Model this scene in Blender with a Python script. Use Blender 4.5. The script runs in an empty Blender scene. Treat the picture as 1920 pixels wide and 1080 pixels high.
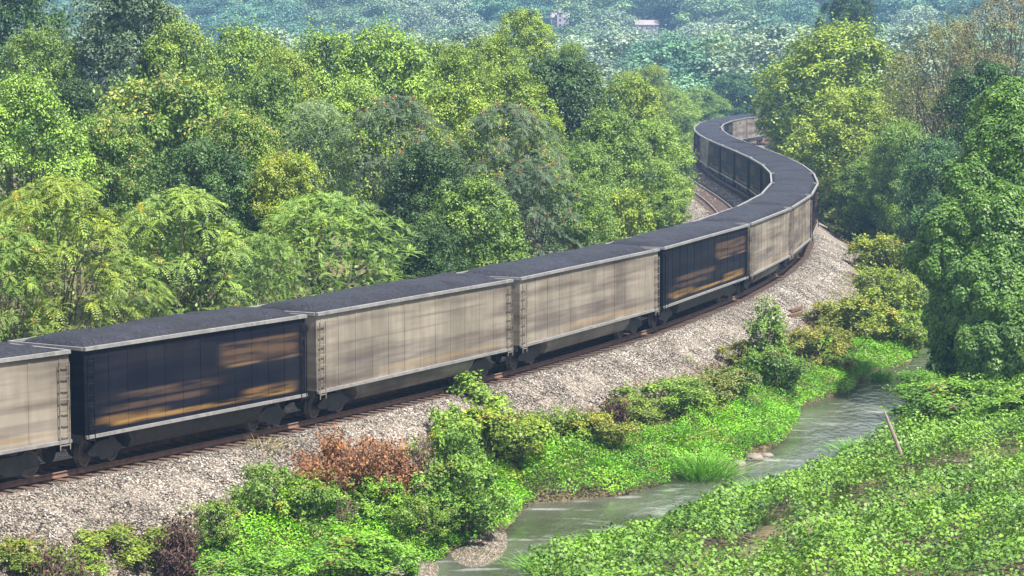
import bpy, math, random
import numpy as np
from mathutils import Vector, Matrix

SC = bpy.context.scene
COL = SC.collection
PI = math.pi

# ---------------------------------------------------------------- camera, sky, sun, exposure
F, H = 4500.0, 12.9                       # focal length in px of a 1920 wide frame, camera height above the rail
PITCH = math.atan(445 / F)
cam_d = bpy.data.cameras.new("camera"); cam = bpy.data.objects.new("camera", cam_d); COL.objects.link(cam)
cam_d.sensor_width = 36; cam_d.lens = F / 1920 * 36
cam_d.clip_start = 1; cam_d.clip_end = 6000
cam.location = (0, 0, H); cam.rotation_euler = (PI / 2 - PITCH, 0, 0)
SC.camera = cam
SUN_EL, SUN_AZ = math.radians(61), math.radians(128)      # azimuth clockwise from +Y (view direction)
w = bpy.data.worlds.new("World"); SC.world = w; w.use_nodes = True
wn = w.node_tree; sky = wn.nodes.new("ShaderNodeTexSky"); sky.sky_type = 'NISHITA'; sky.sun_disc = False
sky.sun_elevation = SUN_EL; sky.sun_rotation = SUN_AZ; sky.air_density = 1.0; sky.dust_density = 3.5; sky.ozone_density = 1.0
bg = wn.nodes["Background"]; bg.inputs[1].default_value = 0.05
tcw = wn.nodes.new("ShaderNodeTexCoord"); mpw = wn.nodes.new("ShaderNodeMapping"); mpw.inputs["Scale"].default_value = (1.2, 1.2, 3.5)
nzw = wn.nodes.new("ShaderNodeTexNoise"); nzw.inputs["Scale"].default_value = 1.6; nzw.inputs["Detail"].default_value = 6
wn.links.new(tcw.outputs["Generated"], mpw.inputs[0]); wn.links.new(mpw.outputs[0], nzw.inputs[0])
rpw = wn.nodes.new("ShaderNodeValToRGB"); rpw.color_ramp.elements[0].position = .38; rpw.color_ramp.elements[1].position = .58
wn.links.new(nzw.outputs[0], rpw.inputs[0])
mxw = wn.nodes.new("ShaderNodeMix"); mxw.data_type = 'RGBA'; mxw.inputs[7].default_value = (11.5, 11.8, 12.3, 1)   # white clouds
wn.links.new(rpw.outputs[0], mxw.inputs[0]); wn.links.new(sky.outputs[0], mxw.inputs[6]); wn.links.new(mxw.outputs[2], bg.inputs[0])
sd = bpy.data.lights.new("sun", 'SUN'); sd.energy = 5.0; sd.angle = math.radians(2.5); sd.color = (1, .94, .82)
sun = bpy.data.objects.new("sun", sd); COL.objects.link(sun)
sv = Vector((math.sin(SUN_AZ) * math.cos(SUN_EL), math.cos(SUN_AZ) * math.cos(SUN_EL), math.sin(SUN_EL)))
sun.rotation_euler = sv.to_track_quat('Z', 'Y').to_euler(); sun.location = (60, -60, 90)
SC.view_settings.view_transform = 'Standard'; SC.view_settings.look = 'None'
SC.view_settings.gamma = 1; SC.view_settings.exposure = 1.22
SC.cycles.max_bounces = 4; SC.cycles.diffuse_bounces = 1; SC.cycles.transmission_bounces = 3
SC.cycles.glossy_bounces = 2; SC.cycles.volume_bounces = 0; SC.cycles.transparent_max_bounces = 4
SC.cycles.use_denoising = True

# ---------------------------------------------------------------- helpers
def unproj(px, py, z):
    rx = (px - 960) / F; ry = -(py - 540) / F
    d = (rx, math.cos(PITCH) + ry * math.sin(PITCH), -math.sin(PITCH) + ry * math.cos(PITCH))
    t = (z - H) / d[2]
    return d[0] * t, d[1] * t
def at_depth(px, py, Y):
    rx = (px - 960) / F; ry = -(py - 540) / F
    dy = math.cos(PITCH) + ry * math.sin(PITCH); dz = -math.sin(PITCH) + ry * math.cos(PITCH)
    return rx * Y / dy, Y, H + dz * Y / dy
def hashn(ix, iy, seed):
    n = (ix.astype(np.int64) * 374761393 + iy.astype(np.int64) * 668265263 + seed * 974634777) & 0x7fffffff
    n = ((n ^ (n >> 13)) * 1274126177) & 0x7fffffff
    return ((n ^ (n >> 16)) & 0xffff) / 65535.0
def vnoise(x, y, seed=0):
    x = np.asarray(x, float); y = np.asarray(y, float)
    ix = np.floor(x); iy = np.floor(y); fx = x - ix; fy = y - iy
    fx = fx * fx * (3 - 2 * fx); fy = fy * fy * (3 - 2 * fy)
    a = hashn(ix, iy, seed); b = hashn(ix + 1, iy, seed); c = hashn(ix, iy + 1, seed); d = hashn(ix + 1, iy + 1, seed)
    return (a + (b - a) * fx) * (1 - fy) + (c + (d - c) * fx) * fy
def fbm(x, y, seed=0, o=3):
    s = 0; a = .5
    for k in range(o):
        s = s + a * vnoise(x * 2 ** k, y * 2 ** k, seed + k); a *= .5
    return s / (1 - .5 ** o)
def sstep(a, b, x):
    t = np.clip((x - a) / (b - a), 0, 1); return t * t * (3 - 2 * t)
def in_poly(x, y, poly):
    inside = np.zeros(len(x), bool); n = len(poly); j = n - 1
    for i in range(n):
        xi, yi = poly[i]; xj, yj = poly[j]
        c = ((yi > y) != (yj > y)) & (x < (xj - xi) * (y - yi) / (yj - yi + 1e-12) + xi)
        inside ^= c; j = i
    return inside
def sdist(x, y, pl):
    """signed distance to a polyline, + on its right hand side going along it"""
    x = np.asarray(x, float).ravel(); y = np.asarray(y, float).ravel()
    best = np.full(x.shape, 1e9); sg = np.zeros(x.shape)
    for k in range(len(pl) - 1):
        ax, ay = pl[k]; bx, by = pl[k + 1]; dx, dy = bx - ax, by - ay; L2 = dx * dx + dy * dy
        t = np.clip(((x - ax) * dx + (y - ay) * dy) / L2, 0, 1)
        ex = x - ax - t * dx; ey = y - ay - t * dy; d = np.hypot(ex, ey)
        cr = dy * (x - ax) - dx * (y - ay)
        m = d < best - 1e-9
        best[m] = d[m]; sg[m] = np.sign(cr[m])
    return best * np.where(sg == 0, 1, sg)
def tag(o, label=None, cat=None, group=None, kind=None):
    if label: o["label"] = label
    if cat: o["category"] = cat
    if group: o["group"] = group
    if kind: o["kind"] = kind
    return o
def link(name, me, parent=None):
    o = bpy.data.objects.new(name, me); COL.objects.link(o)
    if parent: o.parent = parent
    return o
def empty(name, loc, rz=0, scale=(1, 1, 1)):
    o = bpy.data.objects.new(name, None); COL.objects.link(o)
    o.location = loc; o.rotation_euler = (0, 0, rz); o.scale = scale; o.empty_display_size = .5
    return o
def npmesh(name, V, faces_n, idx, mats, mi=None, rnd=None, smooth=False):
    """V (n,3); faces_n verts per face (3 or 4); idx flat index array"""
    me = bpy.data.meshes.new(name)
    V = np.asarray(V, np.float32); idx = np.asarray(idx, np.int32).ravel(); nf = len(idx) // faces_n
    me.vertices.add(len(V)); me.vertices.foreach_set("co", V.ravel())
    me.loops.add(len(idx)); me.loops.foreach_set("vertex_index", idx)
    me.polygons.add(nf)
    me.polygons.foreach_set("loop_start", np.arange(nf, dtype=np.int32) * faces_n)
    me.polygons.foreach_set("loop_total", np.full(nf, faces_n, np.int32))
    for m in mats: me.materials.append(m)
    if mi is not None: me.polygons.foreach_set("material_index", np.asarray(mi, np.int32))
    if rnd is not None:
        a = me.attributes.new("rnd", 'FLOAT', 'FACE'); a.data.foreach_set("value", np.asarray(rnd, np.float32))
    me.update(calc_edges=True)
    if smooth: me.polygons.foreach_set("use_smooth", np.ones(nf, bool))
    return me
class MB:
    """collects boxes, bars, tubes and polygons for one mesh"""
    def __init__(s): s.v = []; s.f = []; s.m = []
    def add(s, vs, fs, m=0):
        b = len(s.v); s.v += [tuple(v) for v in vs]; s.f += [tuple(b + i for i in f) for f in fs]; s.m += [m] * len(fs)
    def box(s, c, d, m=0, M=None):
        x, y, z = [k / 2 for k in d]
        vs = [Vector((a * x, b * y, e * z)) for a in (-1, 1) for b in (-1, 1) for e in (-1, 1)]
        if M: vs = [M @ v for v in vs]
        vs = [v + Vector(c) for v in vs]
        s.add(vs, [(0, 1, 3, 2), (4, 6, 7, 5), (0, 4, 5, 1), (2, 3, 7, 6), (0, 2, 6, 4), (1, 5, 7, 3)], m)
    def tube(s, pts, rad, n=8, m=0, caps=True):
        pts = [Vector(p) for p in pts]
        rad = rad if hasattr(rad, '__len__') else [rad] * len(pts)
        vs = []; up = Vector((0, 0, 1))
        for i, p in enumerate(pts):
            t = (pts[min(i + 1, len(pts) - 1)] - pts[max(i - 1, 0)]).normalized()
            a = t.cross(up)
            if a.length < .1: a = t.cross(Vector((1, 0, 0)))
            a.normalize(); b = t.cross(a)
            for k in range(n):
                an = 2 * PI * k / n; vs.append(p + (a * math.cos(an) + b * math.sin(an)) * rad[i])
        fs = []
        for i in range(len(pts) - 1):
            for k in range(n):
                k2 = (k + 1) % n; fs.append((i * n + k, i * n + k2, (i + 1) * n + k2, (i + 1) * n + k))
        if caps: fs.append(tuple(range(n - 1, -1, -1))); fs.append(tuple((len(pts) - 1) * n + k for k in range(n)))
        s.add(vs, fs, m)
    def build(s, name, mats, parent=None, smooth=False):
        me = bpy.data.meshes.new(name); me.from_pydata(s.v, [], s.f)
        for mt in (mats if isinstance(mats, (list, tuple)) else [mats]): me.materials.append(mt)
        me.polygons.foreach_set("material_index", s.m)
        if smooth: me.polygons.foreach_set("use_smooth", [True] * len(s.f))
        me.update()
        return link(name, me, parent)
def copy_tree(o, parent=None):
    c = o.copy(); COL.objects.link(c); c.parent = parent
    for ch in KIDS.get(o.name, []): copy_tree_child(ch, c)
    return c
KIDS = {}
def register(root):
    for o in [root] + list(root.children_recursive):
        KIDS[o.name] = list(o.children)
def copy_tree_child(o, parent):
    c = o.copy(); COL.objects.link(c); c.parent = parent
    for ch in KIDS.get(o.name, []): copy_tree_child(ch, c)

# ---------------------------------------------------------------- materials
def mat(name):
    m = bpy.data.materials.new(name); m.use_nodes = True
    return m, m.node_tree.nodes, m.node_tree.links, m.node_tree.nodes["Principled BSDF"]
def ramp(nd, stops):
    r = nd.new("ShaderNodeValToRGB"); e = r.color_ramp.elements
    while len(e) < len(stops): e.new(.5)
    for k, (p, c) in enumerate(stops): e[k].position = p; e[k].color = (*c, 1)
    return r
def noise(nd, lk, scale, detail=4, coord='Object', sc=None, rough=.55):
    tc = nd.new("ShaderNodeTexCoord"); n = nd.new("ShaderNodeTexNoise"); n.inputs["Scale"].default_value = scale
    n.inputs["Detail"].default_value = detail; n.inputs["Roughness"].default_value = rough
    if sc:
        mp = nd.new("ShaderNodeMapping"); mp.inputs["Scale"].default_value = sc
        lk.new(tc.outputs[coord], mp.inputs[0]); lk.new(mp.outputs[0], n.inputs[0])
    else: lk.new(tc.outputs[coord], n.inputs[0])
    return n
def mixc(nd, lk, fac, a, b, mode='MIX'):
    m = nd.new("ShaderNodeMix"); m.data_type = 'RGBA'; m.blend_type = mode
    for s, v in ((0, fac), (6, a), (7, b)):
        if isinstance(v, (int, float)): m.inputs[s].default_value = v
        elif isinstance(v, tuple): m.inputs[s].default_value = (*v, 1)
        else: lk.new(v, m.inputs[s])
    return m.outputs[2]
def bump(nd, lk, h, bsdf, strength=.3, dist=.02):
    b = nd.new("ShaderNodeBump"); b.inputs["Strength"].default_value = strength; b.inputs["Distance"].default_value = dist
    lk.new(h, b.inputs["Height"]); lk.new(b.outputs[0], bsdf.inputs["Normal"])
def simple(name, stops, scale=3, rough=.8, bmp=.2, sc=None, metal=0, detail=5):
    m, nd, lk, b = mat(name)
    n = noise(nd, lk, scale, detail, sc=sc); r = ramp(nd, stops); lk.new(n.outputs[0], r.inputs[0])
    lk.new(r.outputs[0], b.inputs[0]); b.inputs["Roughness"].default_value = rough; b.inputs["Metallic"].default_value = metal
    if bmp: bump(nd, lk, n.outputs[0], b, bmp)
    return m
def leafmat(name, tint=None, trans=.14, lo=(.26, .38, .44), hi=(1.6, 1.55, 1.05), rough=.5):
    """leaf colour = tint (or the object's own colour) varied from leaf to leaf"""
    m, nd, lk, b = mat(name)
    at = nd.new("ShaderNodeAttribute"); at.attribute_name = "rnd"
    r = ramp(nd, [(0, lo), (.5, (1, 1, 1)), (1, hi)]); lk.new(at.outputs["Fac"], r.inputs[0])
    if tint is None:
        oi = nd.new("ShaderNodeObjectInfo"); base = oi.outputs["Color"]
    else: base = tint
    c = mixc(nd, lk, 1.0, base, r.outputs[0], 'MULTIPLY')
    n = noise(nd, lk, .9, 2); r2 = ramp(nd, [(.35, (.84, .92, 1.0)), (.65, (1.1, 1.12, .95))]); lk.new(n.outputs[0], r2.inputs[0])
    c = mixc(nd, lk, 1.0, c, r2.outputs[0], 'MULTIPLY')
    lk.new(c, b.inputs[0]); b.inputs["Roughness"].default_value = rough; b.inputs["Specular IOR Level"].default_value = .35
    t = nd.new("ShaderNodeBsdfTranslucent")
    lk.new(mixc(nd, lk, 1.0, c, (1.25, 1.35, .55), 'MULTIPLY'), t.inputs[0])
    mx = nd.new("ShaderNodeMixShader"); mx.inputs[0].default_value = trans
    lk.new(b.outputs[0], mx.inputs[1]); lk.new(t.outputs[0], mx.inputs[2])
    lk.new(mx.outputs[0], nd["Material Output"].inputs[0])
    return m
M_LEAF = leafmat("leaf")
M_SEED = leafmat("seed_bunch", (.32, .20, .10), .2)
M_SEEDY = leafmat("flower_bunch", (.55, .45, .12), .2)
M_TAN = leafmat("tan_seed", (.33, .28, .10), .25)
M_DEAD = leafmat("dead_leaf", (.30, .135, .075), .15, rough=.8)
M_PINKT = leafmat('red_brown_tip', (.28, .15, .07), .2)
M_BARK = simple("bark", [(.3, (.045, .035, .028)), (.7, (.13, .11, .09))], 4, .9, .6, (1, 1, .25))
M_TWIG = simple("twig", [(.3, (.09, .06, .05)), (.7, (.2, .14, .11))], 6, .9, .3)

# ---------------------------------------------------------------- plan of the place (X right, Y ahead, Z up, rail head 0)
RR = [(-15.0,70.0),(-10.9,76.0),(-6.0,83.8),(-1.8,91.0),(6.9,109.9),(9.7,118.3),(12.6,126.5),(15.8,137.3),(18.2,146.7),(20.7,161.4),(21.4,167.4),(22.5,181.7),(23.2,196.7),(23.3,212.1),(23.4,230.2),(23.5,253.1),(24.4,277.3),(24.9,287.1),(26.7,302.0),(29.4,316.1),(32.3,326.3),(36.6,339.9)]
_rx = np.array([q[0] for q in RR]); _ry = np.array([q[1] for q in RR])
_c = np.polyfit((_ry - 200) / 140, _rx, 7)
_yy = np.arange(66, 345, 1.0); _xx = np.polyval(_c, (_yy - 200) / 140)
_dx = np.gradient(_xx, _yy); _n = np.hypot(_dx, 1)
_cx = _xx - 1.6 / _n; _cy = _yy + 1.6 * _dx / _n                       # half a car width to the left of the right rim
def ext(x, y):
    a = np.array([x[3] - x[0], y[3] - y[0]]); a /= np.hypot(*a); b = np.array([x[-1] - x[-4], y[-1] - y[-4]]); b /= np.hypot(*b)
    k = np.arange(60, 0, -1.0); k2 = np.arange(1, 200, 1.0)
    return np.concatenate([x[0] - a[0] * k, x, x[-1] + b[0] * k2]), np.concatenate([y[0] - a[1] * k, y, y[-1] + b[1] * k2])
CX, CY = ext(_cx, _cy)
CS = np.concatenate([[0], np.cumsum(np.hypot(np.diff(CX), np.diff(CY)))])
TRACK = list(zip(CX[::3], CY[::3]))
def track_at(s, off=0.0):
    s = np.asarray(s, float)
    x = np.interp(s, CS, CX); y = np.interp(s, CS, CY)
    x2 = np.interp(s + .5, CS, CX); y2 = np.interp(s + .5, CS, CY); x1 = np.interp(s - .5, CS, CX); y1 = np.interp(s - .5, CS, CY)
    tx, ty = x2 - x1, y2 - y1; L = np.hypot(tx, ty) + 1e-9; tx /= L; ty /= L
    return x + ty * off, y - tx * off, tx, ty                          # off > 0 is to the right
def s_of_Y(Y): return float(np.interp(Y, CY, CS))
WZ = -3.2
LB = [unproj(a, b, WZ) for a, b in ((560,1110),(700,1085),(800,1052),(930,1002),(985,944),(1080,934),(1180,926),(1225,908),(1280,887),(1330,886),(1380,866),(1450,835),(1475,812),(1485,775),(1505,757),(1580,737),(1620,702),(1695,686),(1720,652),(1745,636),(1775,618))]
LB = [(-60, 45), (-25, 62)] + LB + [(30, 160), (46, 185), (120, 240)]
RB = [unproj(a, b + 20 + 30 * min(1, max(0, (a - 1230) / 150)), WZ) for a, b in ((960,1100),(1000,1068),(1060,1045),(1140,1032),(1190,1005),(1230,985),(1280,972),(1320,962),(1380,930),(1455,892),(1520,862),(1555,842),(1605,817),(1680,815),(1702,785),(1695,755),(1685,742),(1700,717),(1760,690),(1785,670))]
RB = [(-60, 33), (-25, 52), (-8, 66)] + RB + [(34, 150), (50, 172), (120, 225)]
def bed_z(d):
    return np.interp(d, [-9.2, -6.9, -6.3, 1.75, 2.1, 4.9, 6.0], [-1.5, -.36, -.24, -.24, -.34, -1.9, -2.5])
def ground_z(x, y):
    x = np.asarray(x, float); y = np.asarray(y, float); sh = x.shape; xf = x.ravel(); yf = y.ravel()
    dT = sdist(xf, yf, TRACK); l = -sdist(xf, yf, LB); r = sdist(xf, yf, RB)       # l>0 on the track side of the creek, r>0 beyond it
    # left of the track: forest floor
    zl = -1.0 + .5 * (fbm(xf / 9, yf / 9, 3) - .5) + .015 * np.clip(-dT - 9, 0, 60)
    zb = bed_z(dT) - .3
    a = np.clip(dT - 4.9, 0, None); b = np.clip(l, 0, None); t = a / (a + b + 1e-6)
    zm = -1.85 + (WZ + .12 + 1.85) * np.clip(t, 0, 1) ** 1.2 + .35 * (fbm(xf / 1.7, yf / 1.7, 5) - .5) * np.clip(a, 0, 1) * np.clip(b * 2, 0, 1)
    z = np.where(dT < -8.8, zl, np.where(dT < 4.9, zb, zm))
    rise = .75 * (1 - np.exp(-np.clip(r, 0, None) / 1.6)) + .085 * np.clip(r, 0, 30)
    zr = WZ + .1 + rise + .5 * (fbm(xf / 2.3, yf / 2.3, 8) - .5) * np.clip(r / 1.5, 0, 1)
    z = np.where(r > 0, zr, z)
    wet = (l < 0) & (r < 0)
    z = np.where(wet, WZ - .6 * np.clip(np.minimum(-l, -r), 0, 1) + .1, z)
    # far valley and wooded hill
    far = sstep(345, 480, yf)
    hill = -5 + 72 * sstep(620, 1120, yf + 60 * (fbm(xf / 160, yf / 160, 11) - .5) * 2 + .12 * xf)
    z = z * (1 - far) + hill * far
    return z.reshape(sh)
def gz(x, y): return float(ground_z(np.array([x]), np.array([y]))[0])

# ---------------------------------------------------------------- ground sheet
def build_ground():
    rows = [-60.0, -20, 5, 20, 32]
    while rows[-1] < 1800: rows.append(rows[-1] + max(.38, .0058 * rows[-1]))
    rows = np.array(rows); nc = 340
    u = np.linspace(-1, 1, nc)
    W = np.maximum(60, .34 * rows + 14)
    mapu = .32 * u + .68 * np.sign(u) * np.abs(u) ** 3
    X = np.where(rows[:, None] < 400, mapu[None] * W[:, None] * 1.6 + 0.06 * rows[:, None], u[None] * W[:, None] * 1.3)
    Y = np.repeat(rows[:, None], nc, 1)
    Z = ground_z(X, Y)
    V = np.stack([X, Y, Z], -1).reshape(-1, 3)
    i = np.arange(len(rows) - 1)[:, None] * nc + np.arange(nc - 1)[None]
    idx = np.stack([i, i + 1, i + nc + 1, i + nc], -1).reshape(-1)
    m, nd, lk, b = mat("earth")
    n1 = noise(nd, lk, .35, 6); n2 = noise(nd, lk, 7, 5)
    r = ramp(nd, [(.3, (.05, .05, .022)), (.5, (.10, .085, .045)), (.7, (.20, .145, .085))]); lk.new(n1.outputs[0], r.inputs[0])
    r2 = ramp(nd, [(.3, (.55, .55, .55)), (.7, (1.3, 1.25, 1.2))]); lk.new(n2.outputs[0], r2.inputs[0])
    lk.new(mixc(nd, lk, 1.0, r.outputs[0], r2.outputs[0], 'MULTIPLY'), b.inputs[0]); b.inputs["Roughness"].default_value = .95
    bump(nd, lk, n2.outputs[0], b, .6, .08)
    tag(link("ground", npmesh("ground", V, 4, idx, [m], smooth=True)), kind="structure")
build_ground()

# ---------------------------------------------------------------- creek
def build_water():
    V = [(-70, 20, WZ), (130, 20, WZ), (130, 260, WZ), (-70, 260, WZ)]
    # follow the creek between the two banks so no water shows elsewhere
    L = LB; R = RB; vs = []; n = 120
    def res(pl):
        p = np.array(pl); s = np.concatenate([[0], np.cumsum(np.hypot(*np.diff(p, axis=0).T))]); t = np.linspace(0, s[-1], n)
        return np.stack([np.interp(t, s, p[:, 0]), np.interp(t, s, p[:, 1])], 1)
    # bank curves resampled by a common parameter along the flow
    key = lambda p: p
    l = res(L)
    # nearest right point with monotone index
    r = res(R); j = 0; rr = []
    for q in l:
        d = np.hypot(*(r[j:j + 14] - q).T); j = min(j + int(np.argmin(d)), n - 1); rr.append(r[j])
    rr = np.array(rr); rr[0] = r[0]; rr[-1] = r[-1]
    for k in range(n):
        a = l[k]; b = rr[k]; d = (b - a) / (np.hypot(*(b - a)) + 1e-6)
        a = a - d * 1.2; b = b + d * 1.2
        for t in np.linspace(0, 1, 5): vs.append((a[0] + (b[0] - a[0]) * t, a[1] + (b[1] - a[1]) * t, WZ))
    fs = []
    for k in range(n - 1):
        for t in range(4): fs += [k * 5 + t, k * 5 + t + 1, (k + 1) * 5 + t + 1, (k + 1) * 5 + t]
    m, nd, lk, b = mat("water")
    tc = nd.new("ShaderNodeTexCoord"); mp = nd.new("ShaderNodeMapping")
    mp.inputs["Rotation"].default_value = (0, 0, math.radians(-35)); mp.inputs["Scale"].default_value = (1.7, .8, 1)
    lk.new(tc.outputs["Object"], mp.inputs[0])
    n1 = nd.new("ShaderNodeTexNoise"); n1.inputs["Scale"].default_value = 1.6; n1.inputs["Detail"].default_value = 5; lk.new(mp.outputs[0], n1.inputs[0])
    n2 = noise(nd, lk, .22, 3)
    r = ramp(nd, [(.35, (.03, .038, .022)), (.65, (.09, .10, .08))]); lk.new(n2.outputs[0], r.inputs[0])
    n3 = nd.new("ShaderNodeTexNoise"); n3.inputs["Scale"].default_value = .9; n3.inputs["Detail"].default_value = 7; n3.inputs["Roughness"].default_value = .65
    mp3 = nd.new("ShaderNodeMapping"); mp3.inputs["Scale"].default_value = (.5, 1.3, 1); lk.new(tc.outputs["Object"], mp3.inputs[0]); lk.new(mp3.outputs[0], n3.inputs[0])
    foam_refl = ramp(nd, [(.55, (0, 0, 0)), (.72, (.6, .6, .6))]); lk.new(n3.outputs[0], foam_refl.inputs[0])  # pale streaks: riffle foam, plus sky reflection painted into the base colour
    lk.new(mixc(nd, lk, foam_refl.outputs[0], r.outputs[0], (.50, .53, .54)), b.inputs[0]); b.inputs["Roughness"].default_value = .08; b.inputs["IOR"].default_value = 1.5
    b.inputs["Specular IOR Level"].default_value = 1.0
    bump(nd, lk, n1.outputs[0], b, .6, .13)
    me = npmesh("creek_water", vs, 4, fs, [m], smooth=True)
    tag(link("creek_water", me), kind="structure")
build_water()

# ---------------------------------------------------------------- ballast bed
def gravel_mat():
    m, nd, lk, b = mat("ballast")
    tc = nd.new("ShaderNodeTexCoord")
    vo = nd.new("ShaderNodeTexVoronoi"); vo.inputs["Scale"].default_value = 17; lk.new(tc.outputs["Object"], vo.inputs[0])
    sep = nd.new("ShaderNodeSeparateColor"); lk.new(vo.outputs["Color"], sep.inputs[0])
    r = ramp(nd, [(0, (.04, .036, .032)), (.3, (.14, .122, .107)), (.6, (.24, .213, .19)), (1, (.40, .365, .335))]); lk.new(sep.outputs[0], r.inputs[0])
    n = noise(nd, lk, .5, 4); rn = ramp(nd, [(.3, (.78, .72, .68)), (.7, (1.1, 1.06, 1.04))]); lk.new(n.outputs[0], rn.inputs[0])
    c = mixc(nd, lk, 1.0, r.outputs[0], rn.outputs[0], 'MULTIPLY')
    at = nd.new("ShaderNodeAttribute"); at.attribute_name = "rust"
    ed = ramp(nd, [(0, (1, 1, 1)), (.5, (.35, .35, .35))]); lk.new(vo.outputs["Distance"], ed.inputs[0])
    c = mixc(nd, lk, at.outputs["Fac"], c, (.12, .07, .05))
    lk.new(c, b.inputs[0]); b.inputs["Roughness"].default_value = .9
    bump(nd, lk, vo.outputs["Distance"], b, 1.0, .06)
    return m
M_BALL = gravel_mat()
def build_ballast():
    prof = [(-9.4, -1.75), (-6.9, -.36), (-6.3, -.24), (-5.2, -.23), (-3.4, -.23), (-2.0, -.24), (-1.25, -.23), (0, -.23), (1.25, -.23), (1.8, -.24), (2.15, -.36), (3.5, -1.1), (4.9, -1.9), (6.2, -2.6)]
    rust = [0, 0, 0, 1, 1, 0, 1, 1, 1, .15, 0, 0, 0, 0]
    ss = np.arange(4, CS[-1] - 60, .6); V = []; ru = []
    for j, (o, z) in enumerate(prof):
        x, y, _, _ = track_at(ss, o)
        k = 0 if -6.2 < o < 1.8 else 1
        zz = z + k * (.16 * (fbm(x / .8, y / .8, 21) - .5) + .25 * (fbm(x / 4, y / 4, 22) - .5) * (abs(o) > 3))
        V.append(np.stack([x, y, zz], 1)); ru.append(np.full(len(ss), rust[j]))
    V = np.stack(V, 1).reshape(-1, 3); ru = np.stack(ru, 1).ravel(); n = len(prof)
    i = np.arange(len(ss) - 1)[:, None] * n + np.arange(n - 1)[None]
    idx = np.stack([i, i + 1, i + n + 1, i + n], -1).reshape(-1)
    me = npmesh("ballast_bed", V, 4, idx, [M_BALL], smooth=True)
    a = me.attributes.new("rust", 'FLOAT', 'POINT'); a.data.foreach_set("value", ru.astype(np.float32) * .85)
    tag(link("ballast_bed", me), kind="structure")
    # loose stones over the visible shoulder and beside the second track
    rng = np.random.default_rng(5)
    TONE = []
    def stones(n, s0, s1, o0, o1, size):
        u = rng.random(n); s = s0 + (s1 - s0) * u ** 1.25; o = o0 + (o1 - o0) * rng.random(n)
        x, y, _, _ = track_at(s, o); z = np.interp(o, [p[0] for p in prof], [p[1] for p in prof])
        k = (o < -6.2) | (o > 1.8)
        z = z + k * (.16 * (fbm(x / .8, y / .8, 21) - .5) + .25 * (fbm(x / 4, y / 4, 22) - .5) * (np.abs(o) > 3)) + .01
        c = np.stack([x, y, z], 1)
        base = np.array([(1, 0, 0), (-1, 0, 0), (0, 1, 0), (0, -1, 0), (0, 0, 1), (0, 0, -1)], float)
        r = size * (.55 + .9 * rng.random((n, 1, 1))) * (.6 + .6 * rng.random((n, 6, 1)))
        an = rng.random(n) * 6.28; ca, sa = np.cos(an), np.sin(an)
        p = base[None] + .35 * (rng.random((n, 6, 3)) - .5)
        q = np.stack([p[..., 0] * ca[:, None] - p[..., 1] * sa[:, None], p[..., 0] * sa[:, None] + p[..., 1] * ca[:, None], p[..., 2] * .75], -1)
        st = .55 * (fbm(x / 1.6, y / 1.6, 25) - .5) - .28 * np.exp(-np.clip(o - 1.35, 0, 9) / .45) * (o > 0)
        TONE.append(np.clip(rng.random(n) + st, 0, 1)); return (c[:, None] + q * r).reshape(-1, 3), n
    tri = np.array([(0, 2, 4), (2, 1, 4), (1, 3, 4), (3, 0, 4), (2, 0, 5), (1, 2, 5), (3, 1, 5), (0, 3, 5)])
    s0, s1 = s_of_Y(58), s_of_Y(172)
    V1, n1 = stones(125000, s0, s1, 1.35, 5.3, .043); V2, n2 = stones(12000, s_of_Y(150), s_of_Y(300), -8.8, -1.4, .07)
    V = np.concatenate([V1, V2]); n = n1 + n2
    idx = (np.arange(n)[:, None, None] * 6 + tri[None]).reshape(-1)
    m, nd, lk, b = mat("stone")
    at = nd.new("ShaderNodeAttribute"); at.attribute_name = "rnd"
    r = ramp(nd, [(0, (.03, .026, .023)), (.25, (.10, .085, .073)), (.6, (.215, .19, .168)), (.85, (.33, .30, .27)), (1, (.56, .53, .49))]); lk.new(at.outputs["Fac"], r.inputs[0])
    lk.new(r.outputs[0], b.inputs[0]); b.inputs["Roughness"].default_value = .85
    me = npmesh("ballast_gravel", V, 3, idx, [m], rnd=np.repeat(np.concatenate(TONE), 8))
    tag(link("ballast_gravel", me), "loose grey and pinkish ballast stones on the shoulder of the railway", "gravel", kind="stuff")
build_ballast()

# ---------------------------------------------------------------- railway tracks
M_RUST = simple("rail_rust", [(.3, (.09, .045, .03)), (.7, (.19, .10, .065))], 5, .8, .2)
M_STEEL, _nd, _lk, _b = mat("rail_top"); _b.inputs[0].default_value = (.5, .48, .46, 1); _b.inputs["Metallic"].default_value = .8; _b.inputs["Roughness"].default_value = .35
M_TIE = simple("sleeper_wood", [(.3, (.045, .03, .024)), (.7, (.14, .09, .07))], 3, .9, .5, (1, 6, 6))
def rail_mesh(off):
    prof = [(-.07, -.17), (.07, -.17), (.07, -.155), (.012, -.13), (.012, -.045), (.036, -.035), (.036, -.002), (-.036, -.002), (-.036, -.035), (-.012, -.045), (-.012, -.13), (-.07, -.155)]
    ss = np.arange(4, CS[-1] - 60, 1.0); n = len(prof); V = np.zeros((len(ss), n, 3))
    for j, (o, z) in enumerate(prof):
        x, y, _, _ = track_at(ss, off + o); V[:, j] = np.stack([x, y, np.full(len(ss), z)], 1)
    i = np.arange(len(ss) - 1)[:, None] * n; j = np.arange(n)[None]; j2 = (j + 1) % n
    idx = np.stack([i + j, i + j2, i + n + j2, i + n + j], -1)
    mi = np.zeros(idx.shape[:2], int); mi[:, 6] = 1
    return npmesh("rail", V.reshape(-1, 3), 4, idx.reshape(-1), [M_RUST, M_STEEL], mi=mi.ravel())
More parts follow.
